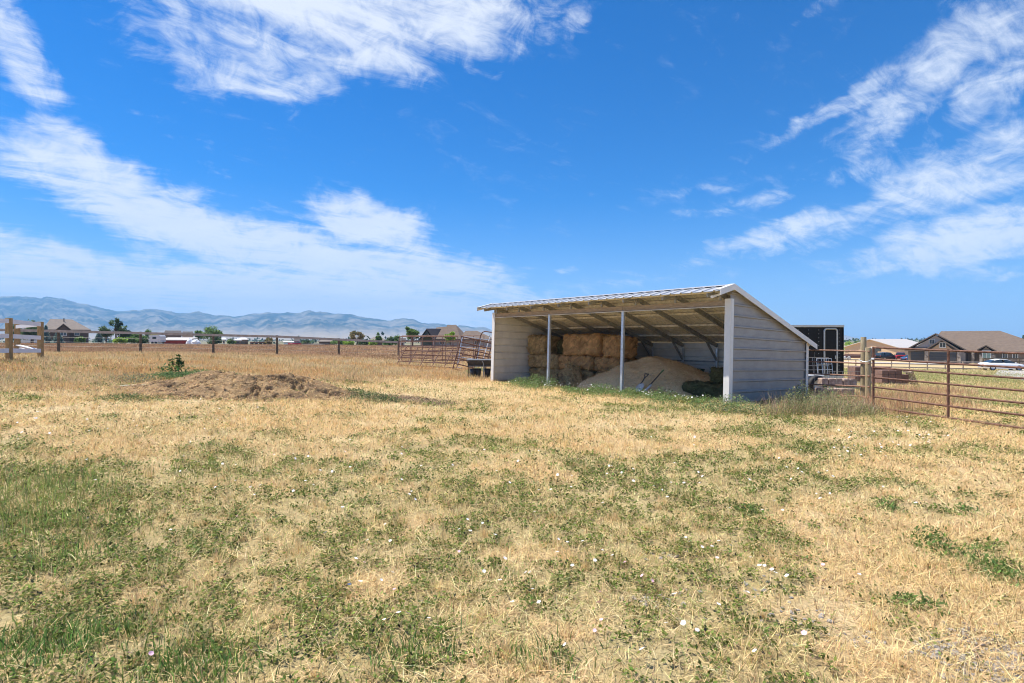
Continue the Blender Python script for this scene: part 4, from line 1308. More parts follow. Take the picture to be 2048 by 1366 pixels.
for k, (nm, lab, px, d, py, wpx, kind, cols) in enumerate(T_):
    x, y = at(px, d); z = g1(x, y); top = EYE + (HZ - py) * d / F
    tree(nm, lab, 'tree', (x, y, z), wpx * d / F * 1.08, max(top - z, 1.2) * 1.04, kind, .32 if kind != 'conifer' else .26, 1500 if wpx < 30 else 2600, cols, .25 * (top - z) if kind == 'loose' else .06 * (top - z), 100 + k)

# the far tree belt of the valley: nobody could count it
n = 9000; a = rng.uniform(-1.1, 1.1, n); d = rng.uniform(420, 1500, n); kx = fbm(a * 40, d * .006, 3, 88); sel = kx > .5
a, d = a[sel], d[sel]; n = len(a)
P = np.c_[np.tan(a) * d, d, -3 + np.abs(rng.normal(0, 2.3, n))]
v, f, c = leaf_geo(P, rng.uniform(3, 6, n), vcol((.055, .08, .035), n, .3, .1), .9, .8)
o = np_mesh('far_woods', v, f, c, 'leaf'); tag(o, 'hazy belt of trees across the far valley floor', 'woods', kind='stuff')


# ------------------------------------------------------------------ houses
class House:
    def __init__(s, name, label, px, d, base_py=None, z=None, group=None):
        x, y = at(px, d); s.px, s.d, s.k = px, d, d / F
        s.z = g1(x, y) if z is None else z
        s.o = thing(name, label, name.split('_')[-1] if name.split('_')[-1] in ('house', 'barn', 'shed', 'gazebo') else 'house', (x, y, s.z), (0, 0, -math.atan((px - 1024) / F)), group)

    def P(s, px, py, dep=0.):   # a facade point, dep metres behind the front; the house is turned to face the lane
        px = px or s.px
        th = math.atan((s.px - 1024) / F)
        x = (s.d / math.cos(th) + dep) * math.tan(math.atan((px - 1024) / F) - th)
        Y = s.d - x * math.sin(th) + dep * math.cos(th)
        return (x, dep, EYE + (HZ - py) / F * Y - s.z)


def window(H, px0, py0, px1, py1, dep, glass='glass', parent=None):
    a = H.P(px0, py1, dep); b = H.P(px1, py0, dep); w, h = b[0] - a[0], b[2] - a[2]; cx, cz = (a[0] + b[0]) / 2, (a[2] + b[2]) / 2
    fr = MB(); e = .09
    for (ox, oz, sx, sz) in ((0, h / 2 + e / 2, w + 2 * e, e), (0, -h / 2 - e / 2, w + 2 * e, e), (-w / 2 - e / 2, 0, e, h), (w / 2 + e / 2, 0, e, h), (0, 0, .06, h)):
        fr.box((cx + ox, dep - .04, cz + oz), (sx, .08, sz))
    f = fr.build('window', 'whitetrim', parent or H.o)
    MB().box((cx, dep - .012, cz), (w, .02, h)).build('pane', glass, f)


def gable_roof(mb, x0, x1, xr, ze0, ze1, zr, y0, y1, th=.22, ov=.0):
    mb.slab([(x0, y0, ze0), (xr, y0, zr), (xr, y1, zr), (x0, y1, ze0)][::-1], th)
    mb.slab([(xr, y0, zr + .001), (x1, y0, ze1), (x1, y1, ze1), (xr, y1, zr + .001)][::-1], th)


def hip_roof(mb, x0, x1, y0, y1, ze, r0, r1, zr, th=.2):
    ym = (y0 + y1) / 2
    A, B, C, D = (x0, y0, ze), (x1, y0, ze), (x1, y1, ze), (x0, y1, ze); E, G = (r0, ym, zr), (r1, ym, zr)
    for q in ([A, B, G, E], [C, D, E, G], [D, A, E], [B, C, G]): mb.slab(q, th)


# right: big brown roofed house
HR = House('brick_house', 'large tan and stone house with sweeping brown hip roof and two garage doors', 1930, 105)
HR.o.name = 'suburban_house'; HR.o['category'] = 'house'
P = HR.P
xe0, xe1 = P(1852, 702)[0], P(2125, 702)[0]; ze = P(0, 702)[2]; zr = P(0, 662, 7)[2]
b = MB(); b.box(((xe0 + xe1) / 2, 7, ze / 2), (xe1 - xe0 - .8, 13.2, ze)); b.build('wall', 'stucco_grey', HR.o)
b = MB(); hip_roof(b, xe0, xe1, 0 - .2, 14.2, ze, P(1882, 662, 7)[0], P(2000, 665, 7)[0], zr); rf = b.build('roof', 'shingle', HR.o)
# high gable wing
a, ap, c_ = P(1812, 698, -1.2), P(1871, 666.5, -1.2), P(1938, 702, -1.2)
b = MB(); gable_roof(b, a[0], c_[0], ap[0], a[2], c_[2], ap[2], -1.6, 9); b.build('roof', 'shingle', HR.o)
b = MB(); b.slab([(a[0] + .6, -1.0, 0), (c_[0] - .5, -1.0, 0), (c_[0] - .5, -1.0, c_[2] - .45), (ap[0], -1.0, ap[2] - .4), (a[0] + .6, -1.0, a[2] - .2)], 9, dirn=(0, 1, 0)); b.build('wall', 'stucco_pale', HR.o)
# lower front gable with the double garage
a2, ap2, c2 = P(1847, 700, -3.6), P(1884, 678.8, -3.6), P(1922, 702, -3.6)
b = MB(); gable_roof(b, a2[0], c2[0], ap2[0], a2[2], c2[2], ap2[2], -4.0, 5); b.build('roof', 'shingle', HR.o)
b = MB(); b.slab([(a2[0] + .5, -3.4, 0), (c2[0] - .5, -3.4, 0), (c2[0] - .5, -3.4, c2[2] - .45), (ap2[0], -3.4, ap2[2] - .4), (a2[0] + .5, -3.4, a2[2] - .45)], 6, dirn=(0, 1, 0)); b.build('wall', 'stucco', HR.o)
# low roof over the single garage
q0, q1 = P(1809, 699.5, -2.4), P(1850, 692, 0)
b = MB(); b.slab([(q0[0], -2.4, q0[2]), (P(1852, 0, -2.4)[0], -2.4, q0[2]), (P(1856, 0)[0], -.2, q1[2]), (P(1826, 0)[0], -.2, q1[2])], .2); b.build('roof', 'shingle', HR.o)
b = MB(); x0, x1 = P(1816, 0, -1.9)[0], P(1849, 0, -1.9)[0]; b.box(((x0 + x1) / 2, -1.4, q0[2] / 2 - .1), (x1 - x0, .9, q0[2] - .2)); b.build('wall', 'stucco_grey', HR.o)
# entry gable
a3, ap3, c3 = P(1954.5, 698, -2.2), P(1972, 689.5, -2.2), P(1995, 702, -2.2)
b = MB(); gable_roof(b, a3[0], c3[0], ap3[0], a3[2], c3[2], ap3[2], -2.5, 5); b.build('roof', 'shingle', HR.o)
b = MB(); b.slab([(a3[0] + .5, -2.0, 0), (c3[0] - .4, -2.0, 0), (c3[0] - .4, -2.0, c3[2] - .4), (ap3[0], -2.0, ap3[2] - .35), (a3[0] + .5, -2.0, a3[2] - .4)], 3, dirn=(0, 1, 0)); b.build('wall', 'stucco_grey', HR.o)


def gdoor(x0, x1, py0, py1, dep):
    a, b_ = P(x0, py1, dep), P(x1, py0, dep); m = MB(); nrow = 4; h = (b_[2] - max(a[2], 0.02)) / nrow
    for i in range(nrow): m.box(((a[0] + b_[0]) / 2, dep - .03, max(a[2], .02) + h * (i + .5)), (b_[0] - a[0], .06, h - .03))
    m.build('garage_door', 'garage', HR.o)


gdoor(1822, 1849, 703.5, 727, -1.95); gdoor(1859, 1913, 705, 727, -3.45)
for px in (1853, 1918): m = MB(); p = P(px, 715, -3.6); m.box((p[0], -3.55, 1.15), (.55, .4, 2.3), bev=.02); m.build('stone_pier', 'stonewall', HR.o)
m = MB(); p = P(1946, 715, -1); m.box((p[0], -1.0, 1.2), (.4, .4, 2.4)); m.build('stone_pier', 'stonewall', HR.o)
x0, x1 = P(1959, 0, -2)[0], P(1991, 0, -2)[0]; MB().box(((x0 + x1) / 2, -2.05, .85), (x1 - x0, .12, 1.7)).build('stone_veneer', 'stonewall', HR.o)
x0, x1 = P(2004, 0)[0], P(2122, 0)[0]; MB().box(((x0 + x1) / 2, .32, .5), (x1 - x0, .2, 1.0)).build('stone_veneer', 'stonewall', HR.o)
window(HR, 1859, 679, 1869, 687.5, -1.05); window(HR, 1880, 686, 1891, 694.5, -3.45); window(HR, 1965.5, 702, 1981, 716.5, -2.12, 'glass_green')
window(HR, 2006, 705, 2014, 717, .38); window(HR, 2026, 705, 2035, 717, .38); window(HR, 2060, 705, 2072, 717, .38)
MB().box((P(1930, 0)[0], -.0, 1.1), (.95, .1, 2.1)).build('front_door', 'darkwall', HR.o)

# tan barn
bx, by = at(1742, 150)
barn = thing('steel_barn', 'tan steel barn with white metal roof and brown wainscot', 'barn', (bx, by, g1(bx, by)), (0, 0, R(-63)))
zk = 150 / F; bz = barn.location.z
we, wr = EYE + (HZ - 694) * zk - bz, EYE + (HZ - 679) * zk - bz
W2, LB = 7.2, 16
b = MB(); b.slab([(-W2, 0, 0), (W2, 0, 0), (W2, 0, we), (0, 0, wr - .1), (-W2, 0, we)], LB, dirn=(0, 1, 0)); b.build('wall', 'barnwall', barn)
b = MB(); gable_roof(b, -W2 - .4, W2 + .4, 0, we - .1, we - .1, wr + .15, -.6, LB + .5, .16); b.build('roof', 'barnroof', barn)
b = MB(); b.box((0, -.03, .55), (2 * W2 + .1, .06, 1.1)); b.box((W2 + .03, LB / 2, .55), (.06, LB, 1.1)); b.build('wainscot', 'brownband', barn)
b = MB(); b.box((.9, -.03, 1.6), (1.6, .06, 2.2)); b.build('door', 'garage', barn)
b = MB(); b.box((1.9, -.04, 2.6), (1.4, .06, 1.0)); b.build('window', 'glass', barn)
MB().box((.3, -.2, wr - 2.2), (.4, .4, .4), bev=.08).build('yard_light', 'whitepanel', barn)

# left: hipped brown house
HA = House('hipped_house', 'brown house with broad hipped roof left of the pine clump', 127, 150); P = HA.P
b = MB(); x0, x1 = P(86, 0)[0], P(182, 0)[0]; ze = P(0, 659)[2]; hip_roof(b, x0, x1, 0, 13, ze, P(100, 0, 6)[0], P(144, 0, 6)[0], P(0, 638.5, 6.5)[2], .25); b.build('roof', 'shingle_grey', HA.o)
b = MB(); b.box(((x0 + x1) / 2, 6.5, ze / 2), (x1 - x0 - 1.0, 12, ze)); b.build('wall', 'darkwall', HA.o)
a, ap, c_ = P(112, 658.5, -1.5), P(127, 647, -1.5), P(142, 658.5, -1.5)
b = MB(); gable_roof(b, a[0], c_[0], ap[0], a[2], c_[2], ap[2], -1.8, 5); b.build('roof', 'shingle_grey', HA.o)
b = MB(); b.slab([(a[0] + .3, -1.3, 0), (c_[0] - .3, -1.3, 0), (c_[0] - .3, -1.3, c_[2] - .3), (ap[0], -1.3, ap[2] - .35), (a[0] + .3, -1.3, a[2] - .3)], 4, dirn=(0, 1, 0)); b.build('wall', 'darkwall', HA.o)
window(HA, 121, 662, 133, 671, -1.32); window(HA, 150, 663, 158, 671, .45)
p = P(128, 640, 5); MB().tube([(p[0], 5, p[2] - 1), (p[0], 5, p[2] + .5)], .12, 8).build('vent_pipe', 'darksteel', HA.o)

# left of the shed: gabled brown house
HB = House('gabled_house', 'brown roofed house with sage gable just left of the shed', 910, 130); P = HB.P
ze = P(0, 678)[2]
x0, x1 = P(838, 0)[0], P(1000, 0)[0]
b = MB(); b.box(((x0 + x1) / 2, 7, ze / 2), (x1 - x0 - 1, 12, ze)); b.build('wall', 'stucco_pale', HB.o)
a, ap, c_ = P(838, 678, -.5), P(853.5, 657, -.5), P(868.5, 678, -.5)
b = MB()   # left gable facing the field, its ridge running right
b.slab([(ap[0], -.8, ap[2]), (c_[0], -.8, c_[2]), (c_[0] + 2.6, 3, c_[2] + .0), (P(895, 0)[0], 6, ap[2])], .2)
gable_roof(b, a[0], c_[0], ap[0], a[2], c_[2], ap[2], -.9, 8); b.build('roof', 'shingle', HB.o)
b = MB(); b.slab([(a[0] + .35, -.5, 0), (c_[0] - .35, -.5, 0), (c_[0] - .35, -.5, c_[2] - .35), (ap[0], -.5, ap[2] - .4), (a[0] + .35, -.5, a[2] - .35)], 5, dirn=(0, 1, 0)); b.build('wall', 'sage', HB.o)
a, ap2, c2 = P(840, 679, -2.5), P(855.5, 667.5, -2.5), P(869, 679, -2.5)
b = MB(); gable_roof(b, a[0], c2[0], ap2[0], a[2], c2[2], ap2[2], -2.7, -.4); b.build('porch_roof', 'shingle', HB.o)
for px in (842, 867): m = MB(); p = P(px, 680, -2.5); m.box((p[0], -2.4, p[2] / 2), (.25, .25, p[2])); m.build('porch_post', 'stucco_pale', HB.o)
b = MB(); b.slab([P(853.5, 657, 4), P(898, 657, 4), P(898, 678, -.3), P(868, 678, -.3)], .2); b.slab([P(853.5, 657, 4), P(898, 657, 4), P(898, 676, 10), P(860, 676, 10)], .2); b.build('roof', 'shingle', HB.o)
b = MB(); b.slab([P(894, 650, 5), P(912, 649.5, 5), P(911.5, 678, -.5), P(893.5, 678, -.5)], .2); b.slab([P(912, 649.5, 5), P(940, 678, 2), P(921, 678, -.5), P(911.5, 678, -.5)], .2)
b.slab([P(872, 655, 6), P(894, 653, 6), P(894, 662, 4), P(872, 659, 4)], .2); b.slab([P(894, 650, 5.01), P(912, 649.5, 5.01), P(925, 666, 10), P(890, 666, 10)], .2); b.build('roof', 'shingle', HB.o)
b = MB(); hip_roof(b, P(918, 0)[0], P(990, 0)[0], -.4, 9, ze, P(931, 0, 4)[0], P(954, 0, 4)[0], P(0, 661.5, 4)[2], .2); b.build('roof', 'shingle', HB.o)
window(HB, 880, 681, 888, 688, .9); window(HB, 950, 681, 958, 688, .9)


def small_roof_house(label, px0, px1, py_r, py_e, d, wallm, roofm, hip=.25, group='far roofs beyond the field', name='far_house', depth=9):
    H = House(name, label, (px0 + px1) / 2, d, group=group); P = H.P
    x0, x1 = P(px0, 0)[0], P(px1, 0)[0]; ze, zr = P(0, py_e)[2], P(0, py_r, depth / 2)[2]
    ze = max(ze, 1.4); zr = max(zr, ze + .5)
    b = MB(); b.box(((x0 + x1) / 2, depth / 2, ze / 2), (x1 - x0 - .6, depth - .6, ze)); b.build('wall', wallm, H.o)
    b = MB(); hip_roof(b, x0, x1, 0, depth, ze, x0 + (x1 - x0) * hip, x1 - (x1 - x0) * hip, zr, .18); b.build('roof', roofm, H.o)
    w_ = MB(); w_.box(((x0 + x1) / 2, .27, ze * .55), (min(1.4, (x1 - x0) * .3), .08, min(1.1, ze * .4))); w_.build('window', 'glass', H.o)
    return H


small_roof_house('dark roofed house behind the red shed', 327, 365, 661, 668, 175, 'stucco_grey', 'shingle_dark', .08)
small_roof_house('lower dark roof joined to the right of the dark roofed house', 362, 389, 663, 670, 172, 'stucco_pale', 'shingle_dark', .12)
small_roof_house('pale domed roof shelter right of the small pavilion', 474, 498, 675, 679, 185, 'darkwall', 'barnroof', .3, name='round_shelter')
small_roof_house('small white roofed pavilion in the far field', 467, 484, 678, 682, 160, 'stucco_grey', 'whitepanel', .48, name='garden_pavilion', depth=4)
small_roof_house('tiny pale hut between the round tree and the pavilion', 443, 452, 679, 681, 150, 'whitepanel', 'whitepanel', .1, name='field_hut', depth=2)
small_roof_house('small grey gabled house by the red truck in the far field', 588, 600, 675, 683, 200, 'stucco_grey', 'shingle_dark', .02)
small_roof_house('long low white building on the far valley side', 566, 592, 682, 684, 260, 'whitepanel', 'barnroof', .02)
small_roof_house('wide grey roofed house behind the rail near the fifth post', 636, 672, 678, 683, 175, 'darkwall', 'shingle_grey', .2)
small_roof_house('brown roofed house behind the slim green tree', 736, 772, 674, 681, 165, 'darkwall', 'shingle_grey', .3)
small_roof_house('small white gabled shed at the end of the long rail', 797, 812, 676, 684, 120, 'whitepanel', 'shingle_dark', .02, name='garden_shed', depth=4)
small_roof_house('low pale roof seen between the white boards and the pines', 40, 78, 648, 652, 160, 'whitepanel', 'barnroof', .1)

# red shed, white trailer, tarps, odd things in the far field
x, y = at(344, 140); rs = thing('red_shed', 'long low red shed with pale roof in the far field', 'shed', (x, y, g1(x, y))); k = 140 / F; zg = rs.location.z
zt = EYE - 0 * k - zg - .2
MB().box((1.0, 2, zt / 2), (46 * k, 4, zt)).build('wall', 'redpaint', rs)
MB().box((-24.5 * k, 2, zt / 2), (9 * k, 4, zt)).build('end_wall', 'whitepanel', rs)
b = MB(); b.slab([(-31 * k, -.4, zt - .02), (30 * k, -.4, zt - .02), (31 * k, 4.6, zt + .6), (-30 * k, 4.6, zt + .6)], .16); b.build('roof', 'barnroof', rs)
x, y = at(307, 136); ct = thing('camper_trailer', 'white rounded camper trailer left of the red shed', 'trailer', (x, y, g1(x, y)))
b = MB(); k = 136 / F; L = 27 * k; pr = [(-L / 2, .5), (-L / 2 + .1, 1.5), (-L / 2 + .5, 2.15), (L / 2 - .3, 2.25), (L / 2, 1.9), (L / 2, .5)]
b.slab([(p[0], 0, p[1]) for p in pr], 2.2, dirn=(0, 1, 0)); b.build('body', 'whitepanel', ct)
MB().box((.2, -.02, 1.5), (.9, .04, .5)).build('window', 'glass', ct)
for xx in (-.3, .5): MB().lathe([(0, -.08), (.3, -.08), (.32, .08), (0, .08)], (0, 0, 0), 14, axis='y').build('wheel', 'blackrubber', ct, (xx, .05, .3))
for lab, px, w, py in (('white tarp covered heap beside the red shed', 380, 14, 677), ('wider white tarp covered heap farther right of the red shed', 392, 18, 679)):
    x, y = at(px, 132); z = g1(x, y); hh = EYE + (HZ - py) * 132 / F - z; r = random.Random(px); b = MB(); n = 14; vs = []; R_ = w * 132 / F / 2
    for j in range(6):
        for i in range(n):
            q = j / 5; rr = R_ * math.cos(q * math.pi / 2 * .97) * (1 + r.uniform(-.1, .1)); a = 6.283 * i / n
            vs.append((rr * math.cos(a), rr * math.sin(a), hh * math.sin(q * math.pi / 2) * (1 + r.uniform(-.08, .08))))
    fs = [(j * n + i, j * n + (i + 1) % n, (j + 1) * n + (i + 1) % n, (j + 1) * n + i) for j in range(5) for i in range(n)] + [tuple(5 * n + i for i in range(n))]
    b.add(vs, fs, 0, False); o = b.build('tarped_heap', 'tarp', None, (x, y, z)); tag(o, lab, 'tarp', 'white tarp covered heaps in the far field')


# ------------------------------------------------------------------ vehicles
def car(label, pos, yaw, paint, style='sedan', group=None, name='parked_car', cat='car'):
    t = thing(name, label, cat, pos, (0, 0, yaw), group)
    if style == 'sedan':
        L, Wd = 4.65, 1.8
        body = [(-2.32, .35, .62, .62), (-2.25, .28, .86, .74), (-1.9, .22, .97, .86), (-1.2, .20, .98, .90), (0, .20, .95, .90), (.9, .20, .92, .90), (1.6, .22, .84, .87), (2.1, .26, .72, .78), (2.32, .32, .56, .60)]
        roof = [(-1.75, .97, .80), (-1.15, 1.28, .64), (-.5, 1.42, .60), (.15, 1.40, .60), (.6, 1.25, .64), (1.15, .90, .80)]
        wr, wx = .335, (-1.38, 1.36)
    elif style == 'suv':
        L, Wd = 4.8, 1.95
        body = [(-2.38, .45, .9, .80), (-2.3, .35, 1.12, .9), (-1.2, .30, 1.15, .96), (.6, .30, 1.12, .96), (1.3, .30, 1.08, .95), (2.2, .34, .98, .88), (2.38, .42, .75, .75)]
        roof = [(-2.3, 1.12, .86), (-2.05, 1.68, .72), (-.5, 1.80, .70), (.35, 1.74, .70), (1.1, 1.10, .86)]
        wr, wx = .38, (-1.42, 1.42)
    else:
        L, Wd = 5.7, 2.0
        body = [(-2.85, .55, 1.15, .92), (-2.8, .5, 1.25, .96), (-.5, .45, 1.25, .98), (.9, .45, 1.22, .98), (1.4, .45, 1.2, .97), (2.6, .45, 1.08, .92), (2.85, .5, .8, .8)]
        roof = [(-.85, 1.24, .86), (-.7, 1.82, .74), (.2, 1.86, .72), (.8, 1.80, .72), (1.45, 1.2, .86)]
        wr, wx = .42, (-1.75, 1.75)
    b = MB(); vs = []; n = 12
    for (x, zb, zt, hw) in body:
        zm = zb + (zt - zb) * .55
        ring = [(-hw * .86, zb), (-hw, zb + .12), (-hw * 1.0, zm), (-hw * .95, zt - .04), (-hw * .82, zt), (-hw * .4, zt + .015), (hw * .4, zt + .015), (hw * .82, zt), (hw * .95, zt - .04), (hw, zm), (hw, zb + .12), (hw * .86, zb)]
        vs += [(x, y, z) for (y, z) in ring]
    m_ = len(body)
    fs = [(i * n + k, i * n + (k + 1) % n, (i + 1) * n + (k + 1) % n, (i + 1) * n + k) for i in range(m_ - 1) for k in range(n)]
    fs += [tuple(range(n)), tuple((m_ - 1) * n + k for k in range(n))[::-1]]
    b.add(vs, [f[::-1] for f in fs], 0, True)
    # roof skin
    vs = []
    for (x, z, hw) in roof: vs += [(x, -hw, z - .03), (x, -hw * .8, z + .012), (x, hw * .8, z + .012), (x, hw, z - .03)]
    fs = [(i * 4 + k, i * 4 + k + 1, (i + 1) * 4 + k + 1, (i + 1) * 4 + k) for i in range(1, len(roof) - 2) for k in range(3)]
    b.add(vs, [f[::-1] for f in fs], 0, True)
    b.build('body', paint, t)
    # side windows and screens between body and roof skin
    zb_ = roof[0][1] - .02
    for sg in (-1, 1):
        pts = [(x, sg * (hw - .01), z - .035) for (x, z, hw) in roof]
        mid = len(pts) // 2
        cut = [(.02, .47), (.53, .98)]
        base0, base1 = Vector(pts[0]), Vector(pts[-1])
        split = (pts[mid - 1][0] + pts[mid][0]) / 2 - .05
        for s0, s1 in ((base0.x, split - .04), (split + .04, base1.x)):
            q = MB(); xs = [x for x in np.linspace(s0 + .08, s1 - .08, 7)]
            up = [(x, np.interp(x, [p[0] for p in pts], [p[1] for p in pts]) + sg * .012, np.interp(x, [p[0] for p in pts], [p[2] for p in pts]) - .015) for x in xs]
            lo = [(x, sg * roof[0][2] * 1.02, zb_ + .02) for x in xs]
            fs = [(i, i + 1, 7 + i + 1, 7 + i) for i in range(6)]
            q.add(up + lo, fs); q.build('window', 'glass', t)
    for (i0, i1, nm) in ((0, 1, 'rear_window'), (len(roof) - 2, len(roof) - 1, 'windscreen')):
        a, c = roof[i0], roof[i1]; q = MB()
        q.slab([(a[0], -a[2] * .94, a[1] - .005), (a[0], a[2] * .94, a[1] - .005), (c[0], c[2] * .94, c[1] - .005), (c[0], -c[2] * .94, c[1] - .005)], .03); q.build(nm, 'glass', t)
    for x in wx:
        for sg in (-1, 1):
            w = MB().lathe([(wr * .62, -.10), (wr * .92, -.105), (wr, -.06), (wr, .06), (wr * .92, .105), (wr * .62, .10)], n=20, axis='y').build('wheel', 'blackrubber', t, (x, sg * (Wd / 2 - .10), wr))
            q = MB().lathe([(0, -.085), (wr * .2, -.095), (wr * .6, -.07), (wr * .64, -.09), (wr * .64, .09), (wr * .6, .07), (wr * .2, .095), (0, .085)], n=10, axis='y'); q.build('rim', 'chrome', w)
    xf, zf = body[-2][0], body[-2][2]
    for sg in (-1, 1):
        MB().box((xf + .10, sg * body[-2][3] * .80, zf - .10), (.22, .34, .10), rot=(0, .25, sg * -.35), bev=.02).build('headlight', 'lamp', t)
        MB().box((body[0][0] + .02, sg * body[1][3] * .75, body[1][2] - .16), (.10, .3, .13), bev=.02).build('tail_light', 'lampred', t)
        MB().box((roof[-1][0] - .18, sg * (Wd / 2 + .06), roof[-1][1] + .07), (.12, .16, .10), bev=.03).build('mirror', paint, t)
    MB().box((body[-1][0] + .0, 0, body[-1][1] + .13), (.05, .9, .14), bev=.02).build('grille', 'carblack', t)
    return t


x, y = at(2004, 70); car('white sedan parked on the drive beyond the gate', (x, y, g1(x, y) + .02), R(-14), 'carwhite')
GC = 'vehicles parked by the barn and house'
x, y = at(1774, 128); car('black sport utility vehicle parked in front of the tan barn', (x, y, g1(x, y)), R(10), 'carblack', 'suv', GC)
x, y = at(1801, 126); car('bright red pickup truck between the barn and the house', (x, y, g1(x, y)), R(60), 'carred', 'truck', GC, 'pickup_truck', 'truck')
x, y = at(1826, 112); car('low blue car in front of the single garage door', (x, y, g1(x, y)), R(12), 'carblue', 'sedan', GC)
x, y = at(1700, 125); ft = thing('flatbed_trailer', 'low dark red flatbed trailer with white wheel covers by the barn', 'trailer', (x, y, g1(x, y)), (0, 0, R(5)))
MB().box((0, 0, .75), (6.5, 2, .5), bev=.05).build('deck', 'brownband', ft)
for xx in (-2.0, -1.0):
    MB().lathe([(0, -.12), (.38, -.12), (.4, .12), (0, .12)], n=16, axis='y').build('wheel', 'whitepanel', ft, (xx, -1.05, .4))
# far red truck and farm bits
x, y = at(594, 190); car('red farm truck far off by the grey gabled house', (x, y, g1(x, y)), R(20), 'carred', 'truck', None, 'pickup_truck', 'truck')
x, y = at(520, 170); fw = thing('farm_implement', 'dark rusty farm implement standing in the far field', 'farm machine', (x, y, g1(x, y)))
b = MB(); b.beam((-3, 0, .9), (3, 0, .9), .3, .3); b.beam((0, -1, .9), (0, 3, .7), .2, .2); b.build('tool_bar', 'rust', fw)
for xx in (-2.6, -1.3, 0, 1.3, 2.6): MB().lathe([(0, -.05), (.55, -.04), (.55, .04), (0, .05)], n=14, axis='y').build('disc', 'darksteel', fw, (xx, .3, .5))
x, y = at(706, 0.1)
hp = [at(560, 180), at(612, 185)]
x, y = at(618, 165)
b = MB()
for k in range(5): b.beam((-3 + k * .3, k * .35, .12 + .22 * (k % 3)), (3.2 + k * .2, k * .4 + .3, .15 + .22 * (k % 3)), .3, .2)
o = b.build('lumber_heap', 'greyrail', None, (x, y, g1(x, y))); tag(o, 'low grey heap of old lumber in the far field', 'lumber')

# driveway and street on the right
dv = []
for (px, py) in [(1985, 752), (2048, 762), (2150, 775), (2230, 745), (2090, 738), (1996, 741)]: dv.append(on_ground(px, py))
bm = MB()
cx_, cy_ = sum(p[0] for p in dv) / 6, sum(p[1] for p in dv) / 6
n = len(dv)
ring = []
for i in range(n):
    a, b_ = dv[i], dv[(i + 1) % n]
    for j in range(6): ring.append((a[0] + (b_[0] - a[0]) * j / 6, a[1] + (b_[1] - a[1]) * j / 6))
vs = [(cx_, cy_, g1(cx_, cy_) + .04)] + [(p[0], p[1], g1(*p) + .04) for p in ring]
bm.add(vs, [(0, 1 + i, 1 + (i + 1) % len(ring)) for i in range(len(ring))]); o = bm.build('driveway', 'concrete'); tag(o, kind='structure')
bm = MB(); pts = [at(1560, 102), at(1700, 98), at(1850, 96), at(1960, 94), at(2120, 92)]
vs = []
for p in pts: vs += [(p[0], p[1] - 4, g1(p[0], p[1] - 4) + .05), (p[0], p[1] + 5, g1(p[0], p[1] + 5) + .05)]
bm.add(vs, [(2 * i, 2 * i + 2, 2 * i + 3, 2 * i + 1) for i in range(len(pts) - 1)]); o = bm.build('road', 'concrete'); tag(o, kind='structure')


# ------------------------------------------------------------------ grass
def field_points(d0, d1, rho, uw=1.06):
    """random ground points with density rho(d) per square metre in the wedge ahead of the camera"""
    out = []
    e = np.exp(np.linspace(math.log(d0), math.log(d1), 60))
    for a, b in zip(e[:-1], e[1:]):
        m_ = (a + b) / 2; wd = 2 * uw * m_ + 3.2; n = int(rho(m_) * wd * (b - a))
        yy = rng.uniform(a, b, n); xx = rng.uniform(-1, 1, n) * (uw * yy + 1.6)
        out.append(np.c_[xx, yy])
    return np.concatenate(out)


def clear(p):
    """not inside the shed, nor under the manure heaps"""
    t, w = shed_tw(p[:, 0], p[:, 1])
    ins = (t > -.05) & (t < SL + .05) & (w > .15) & (w < SD + .05)
    return p[~ins]


def with_z(p): return np.c_[p, gz(p[:, 0], p[:, 1])]


pieces = []
# mown dry grass: short, much of it lying
p = clear(field_points(1.9, 34, lambda d: 5200 * min(1, (4.2 / d)) ** 1.75))
tm = tallmask(p[:, 0], p[:, 1]); p = p[rng.uniform(0, 1, len(p)) > tm * .8]
gm = greenmask(p[:, 0], p[:, 1]); keep = rng.uniform(0, 1, len(p)) > gm * .35; p = p[keep]; gm = gm[keep]
thin = fbm(p[:, 0] * 1.1, p[:, 1] * 1.1, 4, 91, .6); keep = rng.uniform(0, 1, len(p)) < .35 + .9 * sstep(.3, .6, thin); p = p[keep]; gm = gm[keep]
n = len(p); d = np.hypot(p[:, 0], p[:, 1]); sc = np.maximum(1, d / 4.2) ** .72
hue = fbm(p[:, 0] * .5, p[:, 1] * .5, 4, 93)[:, None]
dry = np.array([.84, .66, .375])[None] * (1 - hue) + np.array([.81, .56, .265])[None] * hue
col = np.clip(dry * (1 + rng.normal(0, .22, (n, 1))) * (1 + rng.normal(0, .05, (n, 3))), .05, .92)
dk = rng.uniform(0, 1, n) < .10; col[dk] *= np.array([.30, .26, .22])
isg = rng.uniform(0, 1, n) < (.03 + .24 * gm); col[isg] = vcol((.26, .285, .085), int(isg.sum()), .35, .12)
ly_ = rng.uniform(0, 1, n) < .6
lean = np.where(ly_, rng.uniform(1.05, 1.52, n), rng.uniform(.1, .9, n))
P3 = with_z(p); P3[:, 2] += np.where(ly_, rng.uniform(0, .03, n), 0) * np.minimum(sc, 2)
pieces.append(blade_geo(P3, rng.uniform(.03, .10, n) * (1 + ly_ * .45) * sc ** .55, rng.uniform(.0022, .0048, n) * sc, lean, col))
